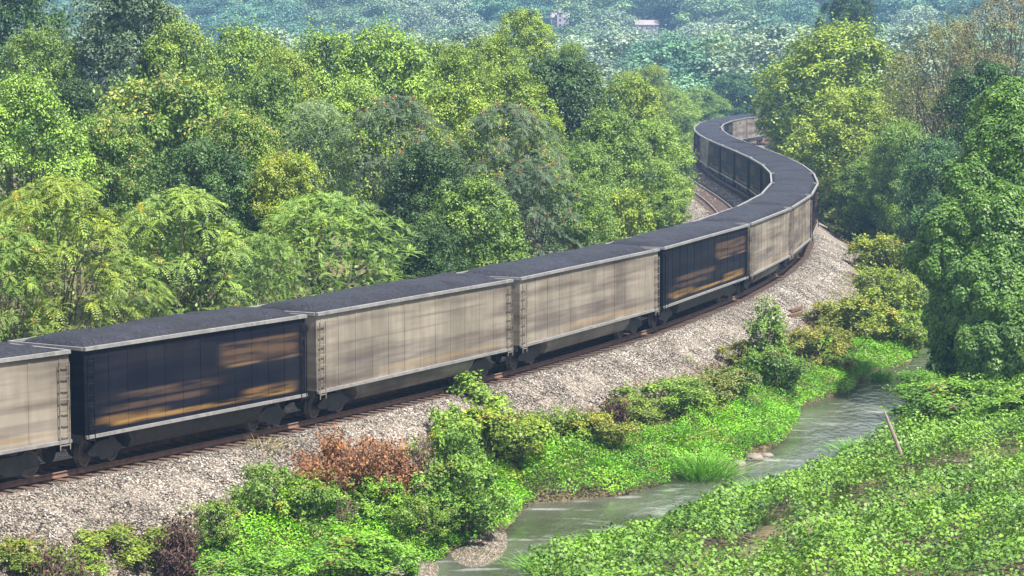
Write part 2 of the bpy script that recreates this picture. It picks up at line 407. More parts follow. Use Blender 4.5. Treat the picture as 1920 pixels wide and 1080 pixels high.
def build_track(off, label, ya, yb):
    root = empty("railway_track", (0, 0, 0)); tag(root, label, "railway track", "railway tracks")
    for s in (-1, 1): link("rail", rail_mesh(off + s * .755), root)
    mb = MB(); mb.box((0, 0, 0), (.23, 2.75, .17)); me0 = mb.build("tie", M_TIE, root); first = me0; me = me0.data
    rng = random.Random(int(off * 10) + 50)
    ss = np.arange(s_of_Y(58), s_of_Y(345), .56); rest = MB(); used = 0
    sa, sb = s_of_Y(ya), s_of_Y(yb)
    for s in ss:
        x, y, tx, ty = [float(v) for v in track_at(s, off + rng.uniform(-.06, .06))]; a = math.atan2(ty, tx) + rng.uniform(-.02, .02)
        if sa <= s and used < 100 and s <= sb:
            o = first if used == 0 else first.copy()
            if used: COL.objects.link(o)
            o.parent = root; o.location = (x, y, -.262 + rng.uniform(-.01, .01)); o.rotation_euler = (0, 0, a); used += 1
        else:
            rest.box((x, y, -.262 + rng.uniform(-.01, .01)), (.23, 2.75, .17), M=Matrix.Rotation(a, 4, 'Z').to_3x3())
    tag(rest.build("ties", M_TIE, root), kind="stuff")
build_track(0, "railway track under the train with brown sleeper ends showing along its near edge", 68, 175)
build_track(-4.3, "empty rusty brown railway track seen beyond the inside of the train's bend", 172, 240)

# ---------------------------------------------------------------- coal cars
def car_paint(name, base, dirt, streak, marks=()):
    m, nd, lk, b = mat(name)
    oi = nd.new("ShaderNodeObjectInfo"); tc = nd.new("ShaderNodeTexCoord")
    add = nd.new("ShaderNodeVectorMath"); add.operation = 'ADD'
    mul = nd.new("ShaderNodeMath"); mul.operation = 'MULTIPLY'; mul.inputs[1].default_value = 40; lk.new(oi.outputs["Random"], mul.inputs[0])
    lk.new(tc.outputs["Object"], add.inputs[0]); lk.new(mul.outputs[0], add.inputs[1])
    def ns(scale, sc, det=4):
        mp = nd.new("ShaderNodeMapping"); mp.inputs["Scale"].default_value = sc; lk.new(add.outputs[0], mp.inputs[0])
        n = nd.new("ShaderNodeTexNoise"); n.inputs["Scale"].default_value = scale; n.inputs["Detail"].default_value = det; lk.new(mp.outputs[0], n.inputs[0]); return n
    n1 = ns(1, (.16, .16, 2.4)); n2 = ns(1, (.5, .5, .35), 5); n3 = ns(1, (3.5, 3.5, .5), 3)
    r1 = ramp(nd, [(.34, dirt), (.58, base)]); lk.new(n1.outputs[0], r1.inputs[0])
    r2 = ramp(nd, [(.35, (streak,) * 3), (.62, (1.08, 1.08, 1.08))]); lk.new(n2.outputs[0], r2.inputs[0])
    r3 = ramp(nd, [(.35, (.88, .88, .88)), (.65, (1.06, 1.06, 1.06))]); lk.new(n3.outputs[0], r3.inputs[0])
    c = mixc(nd, lk, 1.0, r1.outputs[0], r2.outputs[0], 'MULTIPLY'); c = mixc(nd, lk, .8, c, r3.outputs[0], 'MULTIPLY')
    sp = nd.new("ShaderNodeSeparateXYZ"); lk.new(tc.outputs["Object"], sp.inputs[0])
    wn_ = ns(1, (.35, .35, 7), 5)
    def edge(out, a, b_):
        mr = nd.new("ShaderNodeMapRange"); mr.interpolation_type = 'SMOOTHSTEP'; mr.inputs[1].default_value = a; mr.inputs[2].default_value = b_; lk.new(out, mr.inputs[0]); return mr.outputs[0]
    def mul_(a, b_):
        q = nd.new("ShaderNodeMath"); q.operation = 'MULTIPLY'; lk.new(a, q.inputs[0])
        if isinstance(b_, float): q.inputs[1].default_value = b_
        else: lk.new(b_, q.inputs[1])
        return q.outputs[0]
    for x0, x1, z0, z1, colr, amt, fx in marks:                # worn painted blocks and stripes
        f = mul_(mul_(edge(sp.outputs[0], x0 - fx, x0 + fx), edge(sp.outputs[0], x1 + fx, x1 - fx)), mul_(edge(sp.outputs[2], z0 - .05, z0 + .05), edge(sp.outputs[2], z1 + .05, z1 - .05)))
        f = mul_(mul_(f, edge(wn_.outputs[0], .25, .62)), amt * .72)
        c = mixc(nd, lk, f, c, colr)
    lk.new(c, b.inputs[0]); b.inputs["Roughness"].default_value = .6; b.inputs["Specular IOR Level"].default_value = .1
    return m
M_PALE = car_paint("pale_car_paint", (.25, .22, .186), (.13, .108, .095), .7, [(-3.0, 6.5, 1.32, 1.46, (.30, .19, .07), .6, 1.2), (-6.5, 1.5, 1.55, 2.15, (.085, .07, .075), .75, 1.6), (3.2, 7.5, 1.5, 1.85, (.09, .075, .075), .6, 1.2), (-2, 5.5, 3.05, 3.12, (.07, .06, .06), .8, 1.0), (-6, 3.5, 2.62, 2.68, (.09, .08, .08), .7, 1.0)])
M_DARK = car_paint("dark_car_paint", (.006, .007, .015), (.014, .014, .02), .7, [(-6.0, 6.8, 1.30, 1.43, (.34, .20, .06), .95, .6), (3.2, 6.8, 1.42, 1.68, (.24, .14, .05), .8, .7), (-7, -2.6, 1.42, 1.64, (.24, .14, .05), .7, .7), (1.4, 7.2, 2.62, 3.32, (.14, .085, .05), .75, .5), (2, 7.2, 2.5, 2.58, (.26, .17, .09), .8, .6), (-5.4, 1.2, 2.02, 2.28, (.11, .07, .05), .8, .8), (-6.4, .2, 1.74, 1.93, (.12, .075, .05), .7, .8)])
M_RIM = simple("worn_rim", [(.3, (.20, .19, .20)), (.7, (.33, .32, .32))], 4, .4, .05, metal=.3)
M_UNDER = simple("grimy_steel", [(.3, (.018, .017, .018)), (.7, (.05, .042, .04))], 3, .7, .1)
M_WHEEL = simple("wheel_steel", [(.3, (.05, .04, .035)), (.7, (.13, .10, .09))], 3, .6, .1)
M_YEL = simple("ochre_paint", [(.3, (.14, .08, .03)), (.7, (.30, .18, .05))], 2, .6, 0, (.4, .4, 3))
M_YELF = simple('faded_ochre', [(.3, (.20, .15, .10)), (.7, (.27, .20, .10))], 2, .6, 0, (.4, .4, 3))
M_GRIME = simple('grime', [(.3, (.16, .135, .12)), (.7, (.22, .19, .165))], 1, .8, 0, (.3, .3, 4))
M_RUSTP = simple("rusty_patch", [(.35, (.025, .02, .026)), (.65, (.085, .052, .035))], 1, .8, 0, (.3, .3, 4))
M_COAL, _nd, _lk, _b = mat("coal")
_n = noise(_nd, _lk, 9, 6); _r = ramp(_nd, [(.35, (.004, .004, .008)), (.55, (.011, .011, .019)), (.78, (.04, .04, .062))]); _lk.new(_n.outputs[0], _r.inputs[0])
_n2 = noise(_nd, _lk, .35, 2); _r2 = ramp(_nd, [(.35, (.8, .8, .8)), (.65, (1.5, 1.5, 1.55))]); _lk.new(_n2.outputs[0], _r2.inputs[0])
_lk.new(mixc(_nd, _lk, 1.0, _r.outputs[0], _r2.outputs[0], 'MULTIPLY'), _b.inputs[0]); _b.inputs["Roughness"].default_value = .5; _b.inputs["Specular IOR Level"].default_value = .3
bump(_nd, _lk, _n.outputs[0], _b, .9, .08)
CL, CW, PITCHL = 15.55, 3.16, 16.2
def build_car(dark):
    P = M_DARK if dark else M_PALE
    root = empty("gondola_car", (0, 0, 0))
    L, W = CL / 2, CW / 2; t = .07
    b = MB()                                          # side and end sheets, ribs
    for s in (-1, 1):
        b.box((0, s * (W - .06), 2.45), (CL, t, 2.62))
        b.box((s * (L - .04), 0, 2.45), (t, CW - .2, 2.62))
        for k in range(13):
            x = -L + .35 + k * (CL - .7) / 12
            b.box((x, s * (W - .028), 2.47), (.11, .03, 2.5))
    b.box((0, 0, 1.16), (CL - .2, CW - .3, .06))
    b.build("body", P, root)
    r = MB()
    for s in (-1, 1):
        r.box((0, s * (W + .005), 3.83), (CL + .04, .12, .11)); r.box((s * (L + .01), 0, 3.832), (.12, CW - .14, .10))
    r.build("top_chord", M_RIM, root)
    r = MB()
    for s in (-1, 1): r.box((0, s * (W + .02), 1.10), (CL + .02, .09, .10))
    r.build("side_sill", M_RIM, root)
    r = MB(); r.box((0, 0, .98), (CL + .5, .7, .30))
    for s in (-1, 1): r.box((s * (L - .05), 0, 1.02), (.12, CW - .3, .26))
    r.build("centre_sill", M_UNDER, root)
    tb = MB()                                         # the two bathtub bellies hanging below the sills
    for s in (-1, 1):
        pr = [(-1.42, 1.07), (-1.38, .72), (-1.2, .46), (-.5, .42), (.5, .42), (1.2, .46), (1.38, .72), (1.42, 1.07)]
        x0, x1 = -4.9, 4.9
        vs = [(x0 + (0 if z > .9 else .35), y, z) for y, z in pr] + [(x1 - (0 if z > .9 else .35), y, z) for y, z in pr]; n = len(pr)
        if s == 1:
            tb.add(vs, [(k, k + 1, n + k + 1, n + k) for k in range(n - 1)] + [tuple(range(n)), tuple(range(2 * n - 1, n - 1, -1))])
    tb.build("belly", P if not dark else M_UNDER, root)
    for s in (-1, 1):
        x = s * (L - 1.9)
        tk = MB()
        for sy in (-1, 1):
            tk.add([(x + a, sy * 1.06 + e, z) for e in (-.07, .07) for a, z in ((-1.15, .5), (-.95, .62), (-.4, .82), (.4, .82), (.95, .62), (1.15, .5), (.95, .38), (.45, .34), (.3, .22), (-.3, .22), (-.45, .34), (-.95, .38))],
                   [tuple(range(12)), tuple(range(23, 11, -1))] + [(k, 12 + k, 12 + (k + 1) % 12, (k + 1) % 12) for k in range(12)])
        tk.box((x, 0, .55), (.4, 2.0, .25)); tk.box((x, 0, .78), (.5, .5, .2))
        T = tk.build("truck", M_UNDER, root)
        for ax in (-.88, .88):
            for sy in (-1, 1):
                wl = MB()
                pr = [(.46, -.09 * sy), (.46, -.06 * sy), (.42, .0), (.42, .07 * sy), (.34, .07 * sy), (.30, .03 * sy), (.12, .05 * sy), (.10, .12 * sy)]
                N = 20; vs = [(x + ax + q * math.cos(2 * PI * k / N), sy * .76 + o, .44 + q * math.sin(2 * PI * k / N)) for q, o in pr for k in range(N)]
                fs = [(i * N + k, i * N + (k + 1) % N, (i + 1) * N + (k + 1) % N, (i + 1) * N + k) for i in range(len(pr) - 1) for k in range(N)]
                wl.add(vs, fs + [tuple(range(N)), tuple((len(pr) - 1) * N + k for k in range(N))])
                wl.build("wheel", M_WHEEL, T)
        cp = MB(); cp.box((s * (L + .18), 0, .82), (.5, .22, .24)); cp.box((s * (L + .38), .05, .82), (.2, .34, .28)); cp.build("coupler", M_UNDER, root)
    for s in (-1, 1):
        for sy in (-1, 1):
            ld = MB(); x = s * (L - .28); y = sy * (W + .07)
            for dx in (-.2, .2): ld.box((x + dx, y, 2.2), (.03, .03, 2.7))
            for k in range(8): ld.box((x, y, 1.0 + k * .35), (.40, .026, .026))
            ld.build("ladder", P, root)
    return root
def coal_mesh(seed):
    nx, ny = 96, 20; L, W = CL / 2 - .1, CW / 2 - .1
    xs = np.linspace(-L, L, nx); ys = np.linspace(-W, W, ny); X, Y = np.meshgrid(xs, ys, indexing='ij')
    ex = np.clip((L - np.abs(X)) / 1.3, 0, 1); ey = np.clip((W - np.abs(Y)) / .95, 0, 1)
    e = np.sqrt(np.clip(1 - (1 - ex) ** 2, 0, 1)) * np.sqrt(np.clip(1 - (1 - ey) ** 2, 0, 1))
    lum = .75 + .5 * fbm(X / 2.6 + seed * 17, Y / 2.0, 31)
    Z = 3.68 + .42 * e * lum + .05 * (fbm(X / .3 + seed * 9, Y / .3, 37) - .5) * 2 * np.clip(ex * 3, 0, 1)
    V = np.stack([X, Y, Z], -1).reshape(-1, 3)
    lo = V.copy(); lo[:, 2] = 1.9
    i = np.arange(nx - 1)[:, None] * ny + np.arange(ny - 1)[None]
    idx = np.stack([i, i + ny, i + ny + 1, i + 1], -1).reshape(-1)
    return npmesh("coal_load", V, 4, idx, [M_COAL], smooth=False)
PALE, DARKC = build_car(False), build_car(True); register(PALE); register(DARKC)
COALS = [coal_mesh(k) for k in range(4)]
JOINTS = [s_of_Y(v) for v in (73.4, 83.0, 95.8, 110.5, 126.0, 139.0, 151.5)]
JOINTS = [JOINTS[0] - 32.4, JOINTS[0] - 16.2] + JOINTS
while len(JOINTS) < 26: JOINTS.append(JOINTS[-1] + 13.5)
CARS = [(0, "pale grey coal car cut by the left edge, only its end in view"),
        (0, "pale grey coal car at the lower left edge, before the large navy one"),
        (1, "large navy coal car nearest the camera, with ochre stripe and rusty panels"),
        (0, "pale grey coal car ahead of the nearest navy one, behind the rust-brown bush"),
        (0, "pale grey coal car next before the second navy car, behind the tall shoot"),
        (1, "navy coal car in the near curve between two pale cars"),
        (0, "pale grey coal car entering the near bend, right of the second navy car"),
        (0, "pale grey coal car at the very tip of the near bend"),
        (1, "first navy coal car beyond the near bend, counted along the empty track"),
        (1, "second navy coal car beyond the near bend, counted along the empty track"),
        (1, "third navy coal car beyond the near bend, counted along the empty track"),
        (1, "fourth navy coal car beyond the near bend, counted along the empty track"),
        (1, "fifth navy coal car beyond the near bend, counted along the empty track"),
        (1, "sixth navy coal car beyond the near bend, counted along the empty track"),
        (1, "seventh navy coal car beyond the near bend, counted along the empty track"),
        (0, "lone pale grey coal car on the left side of the far bend"),
        (1, "navy coal car turning at the leftmost point of the far bend"),
        (1, "navy coal car on the top of the far bend"),
        (0, "small pale coal car on the inside of the far bend"),
        (1, "small navy coal car beyond the far bend between pale cars"),
        (0, "distant pale coal car vanishing behind the right-hand trees"),
        (0, "last pale coal car, mostly hidden by trees at the train's end")]
used = set()
# sides of the body are seen from the track's right (y < 0 in car space when the car points along the track)
for k, (dk, lab) in enumerate(CARS):
    L_ = JOINTS[k + 1] - JOINTS[k]; s = (JOINTS[k] + JOINTS[k + 1]) / 2; q = 5.8 * L_ / 16.2
    x1, y1, _, _ = track_at(s - q); x2, y2, _, _ = track_at(s + q)
    a = math.atan2(float(y2 - y1), float(x2 - x1)); loc = ((float(x1) + float(x2)) / 2, (float(y1) + float(y2)) / 2, 0)
    proto = DARKC if dk else PALE
    if dk in used: c = copy_tree(proto)
    else: c = proto; used.add(dk)
    c.location = loc; c.rotation_euler = (0, 0, a); c.scale = (L_ / 16.2, 1, 1)
    tag(c, lab, "rail car", "coal cars of the long train")
    o = link("coal_load", COALS[k % 4]); o.location = loc; o.rotation_euler = (0, 0, a + (PI if k % 2 else 0)); o.scale = (L_ / 16.2, 1, 1)
    tag(o, "black coal in the " + " ".join(lab.split()[:12]).rstrip(","), "coal", "coal heaps in the cars")

# ---------------------------------------------------------------- leaves and crowns
def unit(v): return v / (np.linalg.norm(v, axis=-1, keepdims=True) + 1e-9)
def leafquads(P, N, L, W, rng, down=0.0, fold=.12):
    n = len(P); N = unit(N); A = rng.normal(size=(n, 3)); A[:, 2] -= down * 2
    A = unit(A - N * (A * N).sum(1, keepdims=True)); S = np.cross(N, A)
    L = (np.asarray(L) * (.7 + .6 * rng.random(n)))[:, None]; W = L * W
    mid = P + A * L * .45
    return np.stack([P, mid + S * W / 2 + N * L * fold, P + A * L, mid - S * W / 2 + N * L * fold], 1).reshape(-1, 3)
def sph(n, rng):
    return unit(rng.normal(size=(n, 3)))
def limb(mb, a, b, r0, r1, rng, n=5, sag=.12, sides=6):
    a = Vector(a); b = Vector(b); L = (b - a).length; pts = []; rad = []
    o = Vector((rng.uniform(-1, 1), rng.uniform(-1, 1), rng.uniform(0, 1))) * L * sag
    for i in range(n):
        t = i / (n - 1); pts.append(a.lerp(b, t) + o * math.sin(PI * t)); rad.append(r0 + (r1 - r0) * t)
    mb.tube(pts, rad, sides)
def envelope(hh, W, H, base):
    """crown half width at relative height hh in 0..1"""
    return W / 2 * np.sqrt(np.clip(1 - (np.abs(hh - .46) / .54) ** 2.6, 0, 1))
def proto_puff(seed, W, Ht, base, npuff, rp, nleaf, lsz, mats=None, tips=0.0, tipmat=1, flat=.8, lw=.6, sprig=False, open_=0, down=.15, limbs=14):
    """crown of many leaf clumps (and the limbs that carry them)"""
    rng = np.random.default_rng(seed); pr = random.Random(seed)
    ch = Ht - base; C = []
    la_ = .8 if npuff > 50 else .9
    lob = [(rng.random() * 6.28, rng.random(), 1 - la_ * .6 + la_ * rng.random()) for _ in range(9)]
    k = 0
    while len(C) < npuff and k < npuff * 30:
        k += 1; hh = rng.random() ** .85; an = rng.random() * 6.28
        w = envelope(np.array([hh]), W, ch, base)[0]
        g = 1.0
        for la, lh, lg in lob:
            d = abs((an - la + PI) % (2 * PI) - PI) / 1.0 + abs(hh - lh) / .28
            if d < 1: g += (lg - 1) * (1 - d)
        r = w * g * (1 - .5 * rng.random() ** 2.2)
        p = np.array([math.cos(an) * r, math.sin(an) * r, base + ch * hh])
        if all(np.linalg.norm(p - q) > rp * (.62 if rp < .8 else .78) for q in C[-60:]): C.append(p)
    C = np.array(C); V = []; R = []; MI = []
    ctr = np.array([0, 0, base + ch * .4])
    for c in C:
        out = unit(c - ctr + np.array([0, 0, .6])); r = rp * (.65 + .7 * rng.random()); hue = rng.normal() * .2
        ns = 7; so = unit(sph(ns, rng) + out * .6) * r * .62; so[:, 2] *= flat; sr = r * (.38 + .25 * rng.random(ns))
        n = int(nleaf * (.6 + .8 * rng.random())); w = rng.integers(0, ns, n); d = unit(sph(n, rng) + out * .45 + np.array([0, 0, .25]))
        rad = sr[w] * (.55 + .55 * rng.random(n) ** .4)
        P = c + so[w] + d * rad[:, None] * np.array([1, 1, flat])
        N = unit(d * .95 + np.array([0, 0, .7]) + rng.normal(size=(n, 3)) * .36)
        V.append(leafquads(P, N, lsz, lw, rng, down)); R.append(np.clip(.5 + hue + rng.normal(size=n) * .11, 0, 1))
        mi = np.zeros(n, int)
        if tips and rng.random() < tips * 1.6:
            top = (d[:, 2] > .45) & (rng.random(n) < .5); mi[top] = tipmat
        MI.append(mi)
        if sprig:                                          # upright shoots breaking the outline
            for q in range(3):
                u = unit(out + rng.normal(size=3) * .5 + np.array([0, 0, .6])); m_ = 10; t = np.linspace(.5, 1.35 + .3 * rng.random(), m_)
                P = c + u * (t * r)[:, None] + rng.normal(size=(m_, 3)) * .05; V.append(leafquads(P, unit(rng.normal(size=(m_, 3)) + u), lsz * 1.05, lw, rng, down))
                R.append(np.clip(.62 + rng.normal(size=m_) * .15, 0, 1)); MI.append(np.zeros(m_, int))
    # a few leaves through the inside of the crown
    n = int(nleaf * npuff * (.10 if not open_ else .03)); hh = rng.random(n); an = rng.random(n) * 6.28; r = envelope(hh, W, ch, base) * .75 * rng.random(n) ** .5
    P = np.stack([np.cos(an) * r, np.sin(an) * r, base + ch * hh], 1)
    V.append(leafquads(P, unit(rng.normal(size=(n, 3)) + [0, 0, 1]), lsz * 1.5, .8, rng)); R.append(np.clip(.4 + rng.normal(size=n) * .15, 0, 1)); MI.append(np.zeros(n, int))
    V = np.concatenate(V); n = len(V) // 4
    crown = npmesh("crown", V, 4, np.arange(n * 4), mats or [M_LEAF], mi=np.concatenate(MI), rnd=np.concatenate(R))
    mb = MB(); tr = max(.1, Ht * .022)
    top = Vector((0, 0, base + ch * .62)); limb(mb, (0, 0, -.3), top, tr, tr * .35, pr, 6, .04, 8)
    for c in C[rng.permutation(len(C))[:limbs]]:
        h0 = min(c[2] - .3, base + ch * .55) * pr.uniform(.35, .85); limb(mb, (0, 0, max(h0, .3)), c, tr * .4, tr * .08, pr)
    me = bpy.data.meshes.new("trunk"); me.from_pydata(mb.v, [], mb.f); me.materials.append(M_BARK); me.update()
    rr = np.hypot(V[:, 0], V[:, 1])
    return dict(W=2 * float(np.percentile(rr, 96)), H=float(np.percentile(V[:, 2], 99.6)), crown=crown, trunk=me)
def fronds(T, U, L, npair, rng, V, R, MI, leafL=.17, leafW=.33, droop=.55, nf=8, seedmat=None, seedp=.5, hue=0):
    """tuft of arching pinnate leaves at T growing around direction U"""
    for k in range(nf):
        an = 2 * PI * k / nf + rng.random() * .7
        a = unit(np.cross(U, [0.3, .2, 1.]) + 1e-6); b = np.cross(U, a)
        d = unit(U * (.35 + .5 * rng.random()) + (a * math.cos(an) + b * math.sin(an)))
        l = L * (.7 + .5 * rng.random()); t = np.linspace(.15, 1, npair)
        pts = T + d * (t * l)[:, None]; pts[:, 2] -= droop * l * t ** 2
        tan = np.tile(d, (npair, 1)); tan[:, 2] -= 2 * droop * t; tan = unit(tan)
        side = unit(np.cross(tan, [0, 0, 1.0])); nrm = np.cross(side, tan)
        for s in (-1, 1):
            A = unit(side * s + tan * .45 - np.array([0, 0, .25])); ll = (leafL * (1.1 - .45 * np.abs(t - .5) * 2) * (.85 + .3 * rng.random(npair)))[:, None]
            S = np.cross(nrm, A); mid = pts + A * ll * .45
            V.append(np.stack([pts, mid + S * ll * leafW / 2, pts + A * ll, mid - S * ll * leafW / 2], 1).reshape(-1, 3))
            R.append(np.clip(.5 + hue + rng.normal() * .12 + rng.normal(size=npair) * .08, 0, 1)); MI.append(np.zeros(npair, int))
    if seedmat and rng.random() < seedp:
        n = 34; P = T + U * .1 + sph(n, rng) * .20 * rng.random((n, 1)) + np.array([0, 0, .1])
        V.append(leafquads(P, sph(n, rng), .11, .6, rng)); R.append(rng.random(n)); MI.append(np.full(n, seedmat))
def proto_frond(seed, W, Ht, base, ntuft, L, npair, mats, leafL=.17, leafW=.33, droop=.55, nf=8, seedp=.5, fill=3000, upright=0):
    rng = np.random.default_rng(seed); pr = random.Random(seed); ch = Ht - base; V = []; R = []; MI = []; C = []
    lob = [(rng.random() * 6.28, rng.random(), .6 + .7 * rng.random()) for _ in range(8)]
    for k in range(ntuft):
        hh = rng.random() ** .7; an = rng.random() * 6.28; w = envelope(np.array([hh]), W, ch, base)[0]; g = 1
        for la, lh, lg in lob:
            d = abs((an - la + PI) % (2 * PI) - PI) / 1.0 + abs(hh - lh) / .3
            if d < 1: g += (lg - 1) * (1 - d)
        r = w * g * (1 - .45 * rng.random() ** 1.8)
        p = np.array([math.cos(an) * r, math.sin(an) * r, base + ch * hh]); C.append(p)
        U = unit(np.array([math.cos(an) * .6, math.sin(an) * .6, .8 + .6 * hh]))
        fronds(p, U, L, npair, rng, V, R, MI, leafL, leafW, droop, nf, 1 if len(mats) > 1 else None, seedp, rng.normal() * .12)
    n = fill; hh = rng.random(n); an = rng.random(n) * 6.28; r = envelope(hh, W, ch, base) * .78 * rng.random(n) ** .5
    P = np.stack([np.cos(an) * r, np.sin(an) * r, base + ch * hh], 1)
    V.append(leafquads(P, unit(rng.normal(size=(n, 3)) + [0, 0, 1]), .22, .5, rng, .4)); R.append(np.clip(.35 + rng.normal(size=n) * .12, 0, 1)); MI.append(np.zeros(n, int))
    V = np.concatenate(V); n = len(V) // 4
    crown = npmesh("crown", V, 4, np.arange(n * 4), mats, mi=np.concatenate(MI), rnd=np.concatenate(R))
    mb = MB(); tr = max(.07, Ht * .018); limb(mb, (0, 0, -.3), (0, 0, base + ch * .6), tr, tr * .4, pr, 6, .04, 8)
    C = np.array(C)
    for c in C[rng.permutation(len(C))[:26]]:
        h0 = min(c[2] - .3, base + ch * .5) * pr.uniform(.3, .8); limb(mb, (0, 0, max(h0, .2)), c, tr * .35, tr * .08, pr)
    me = bpy.data.meshes.new("trunk"); me.from_pydata(mb.v, [], mb.f); me.materials.append(M_BARK); me.update()
    rr = np.hypot(V[:, 0], V[:, 1])
    return dict(W=2 * float(np.percentile(rr, 96)), H=float(np.percentile(V[:, 2], 99.6)), crown=crown, trunk=me)
PR = {
 'leafy':  [proto_puff(1, 8, 12, 1.0, 120, 1.0, 250, .205, sprig=True), proto_puff(2, 8, 12, 1.2, 110, 1.1, 270, .205, sprig=True)],
 'maple':  [proto_puff(3, 8, 12, 1.2, 90, 1.25, 330, .22, flat=.7), proto_puff(4, 9, 12, 1.0, 95, 1.2, 310, .215, flat=.75, sprig=True)],
 'oak':    [proto_puff(5, 9, 14, 1.5, 135, 1.0, 400, .19, limbs=30)],
 'tan':    [proto_puff(6, 8, 10, .8, 110, 1.0, 270, .2, mats=[M_LEAF, M_TAN], tips=.38, sprig=True)],
 'frond':  [proto_frond(7, 7, 9, .8, 150, .85, 9, [M_LEAF, M_SEED], seedp=.25), proto_frond(8, 6.5, 8, .5, 125, .9, 9, [M_LEAF, M_SEEDY], seedp=.22)],
 'locust': [proto_frond(9, 6.5, 7.5, .5, 300, .6, 9, [M_LEAF], leafL=.085, leafW=.5, droop=.25, nf=7, fill=4000)],
 'sparse': [proto_puff(10, 9, 13, 2.0, 120, 1.15, 190, .15, open_=1, limbs=60, flat=.9, sprig=True)],
 'far':    [proto_puff(21 + k, 11, 14, 1.0, 60, 1.9, 150, .45, flat=.75, limbs=8) for k in range(3)],
 'bush':   [proto_puff(31, 3.2, 2.4, .1, 40, .42, 170, .12, sprig=True, limbs=20, mats=[M_LEAF, M_TAN], tips=.08), proto_puff(32, 3.2, 2.6, .1, 36, .44, 190, .14, limbs=20, sprig=True, mats=[M_LEAF, M_PINKT], tips=.08)],
 'sprout': [proto_puff(33, 1.9, 3.6, .1, 40, .38, 120, .13, sprig=True, limbs=12, flat=1)],
}
NTREE = 0
def tree(name, sp, var, px, Y, top, wpx, col, label, cat="tree", group=None, off_min=7.8, side=-1, zdrop=0):
    """stand a tree so its crown is wpx wide and its top reaches the pixel row top"""
    global NTREE; NTREE += 1
    rnd = random.Random(NTREE * 7 + 1)
    if side:                                               # keep clear of the tracks
        for _ in range(60):
            X = (px - 960) / F * Y
            d = sdist([X], [Y], TRACK)[0]
            if (side < 0 and d < -off_min) or (side > 0 and d > off_min): break
            Y += 2
    X, _, zt = at_depth(px, top, Y); g = gz(X, Y) - zdrop; p = PR[sp][var % len(PR[sp])]
    h = max(zt - g, 1.0); wd = wpx * Y / F
    sxy = wd / p['W']; sz = min(h / p['H'], 1.2 * sxy)          # a crown keeps its round form, the trunk carries it up
    r = empty(name, (X, Y, g), rnd.random() * 6.28)
    t_ = link("trunk", p['trunk'], r); t_.scale = (sxy, sxy, h / p['H']); c = link("crown", p['crown'], r); c.color = (*col, 1)
    c.scale = (sxy, sxy, sz); c.location = (0, 0, h - p['H'] * sz)
    tag(r, label, cat, group); return r
G = dict(br=(.21, .31, .06), md=(.15, .235, .05), dk=(.05, .10, .03), gy=(.085, .125, .07), yl=(.22, .29, .04), yg=(.22, .29, .042), bl=(.065, .135, .055), pa=(.21, .27, .13), ol=(.16, .165, .06), bn=(.16, .14, .085), li=(.18, .3, .04))
WOOD = "trees of the wood left of the railway"
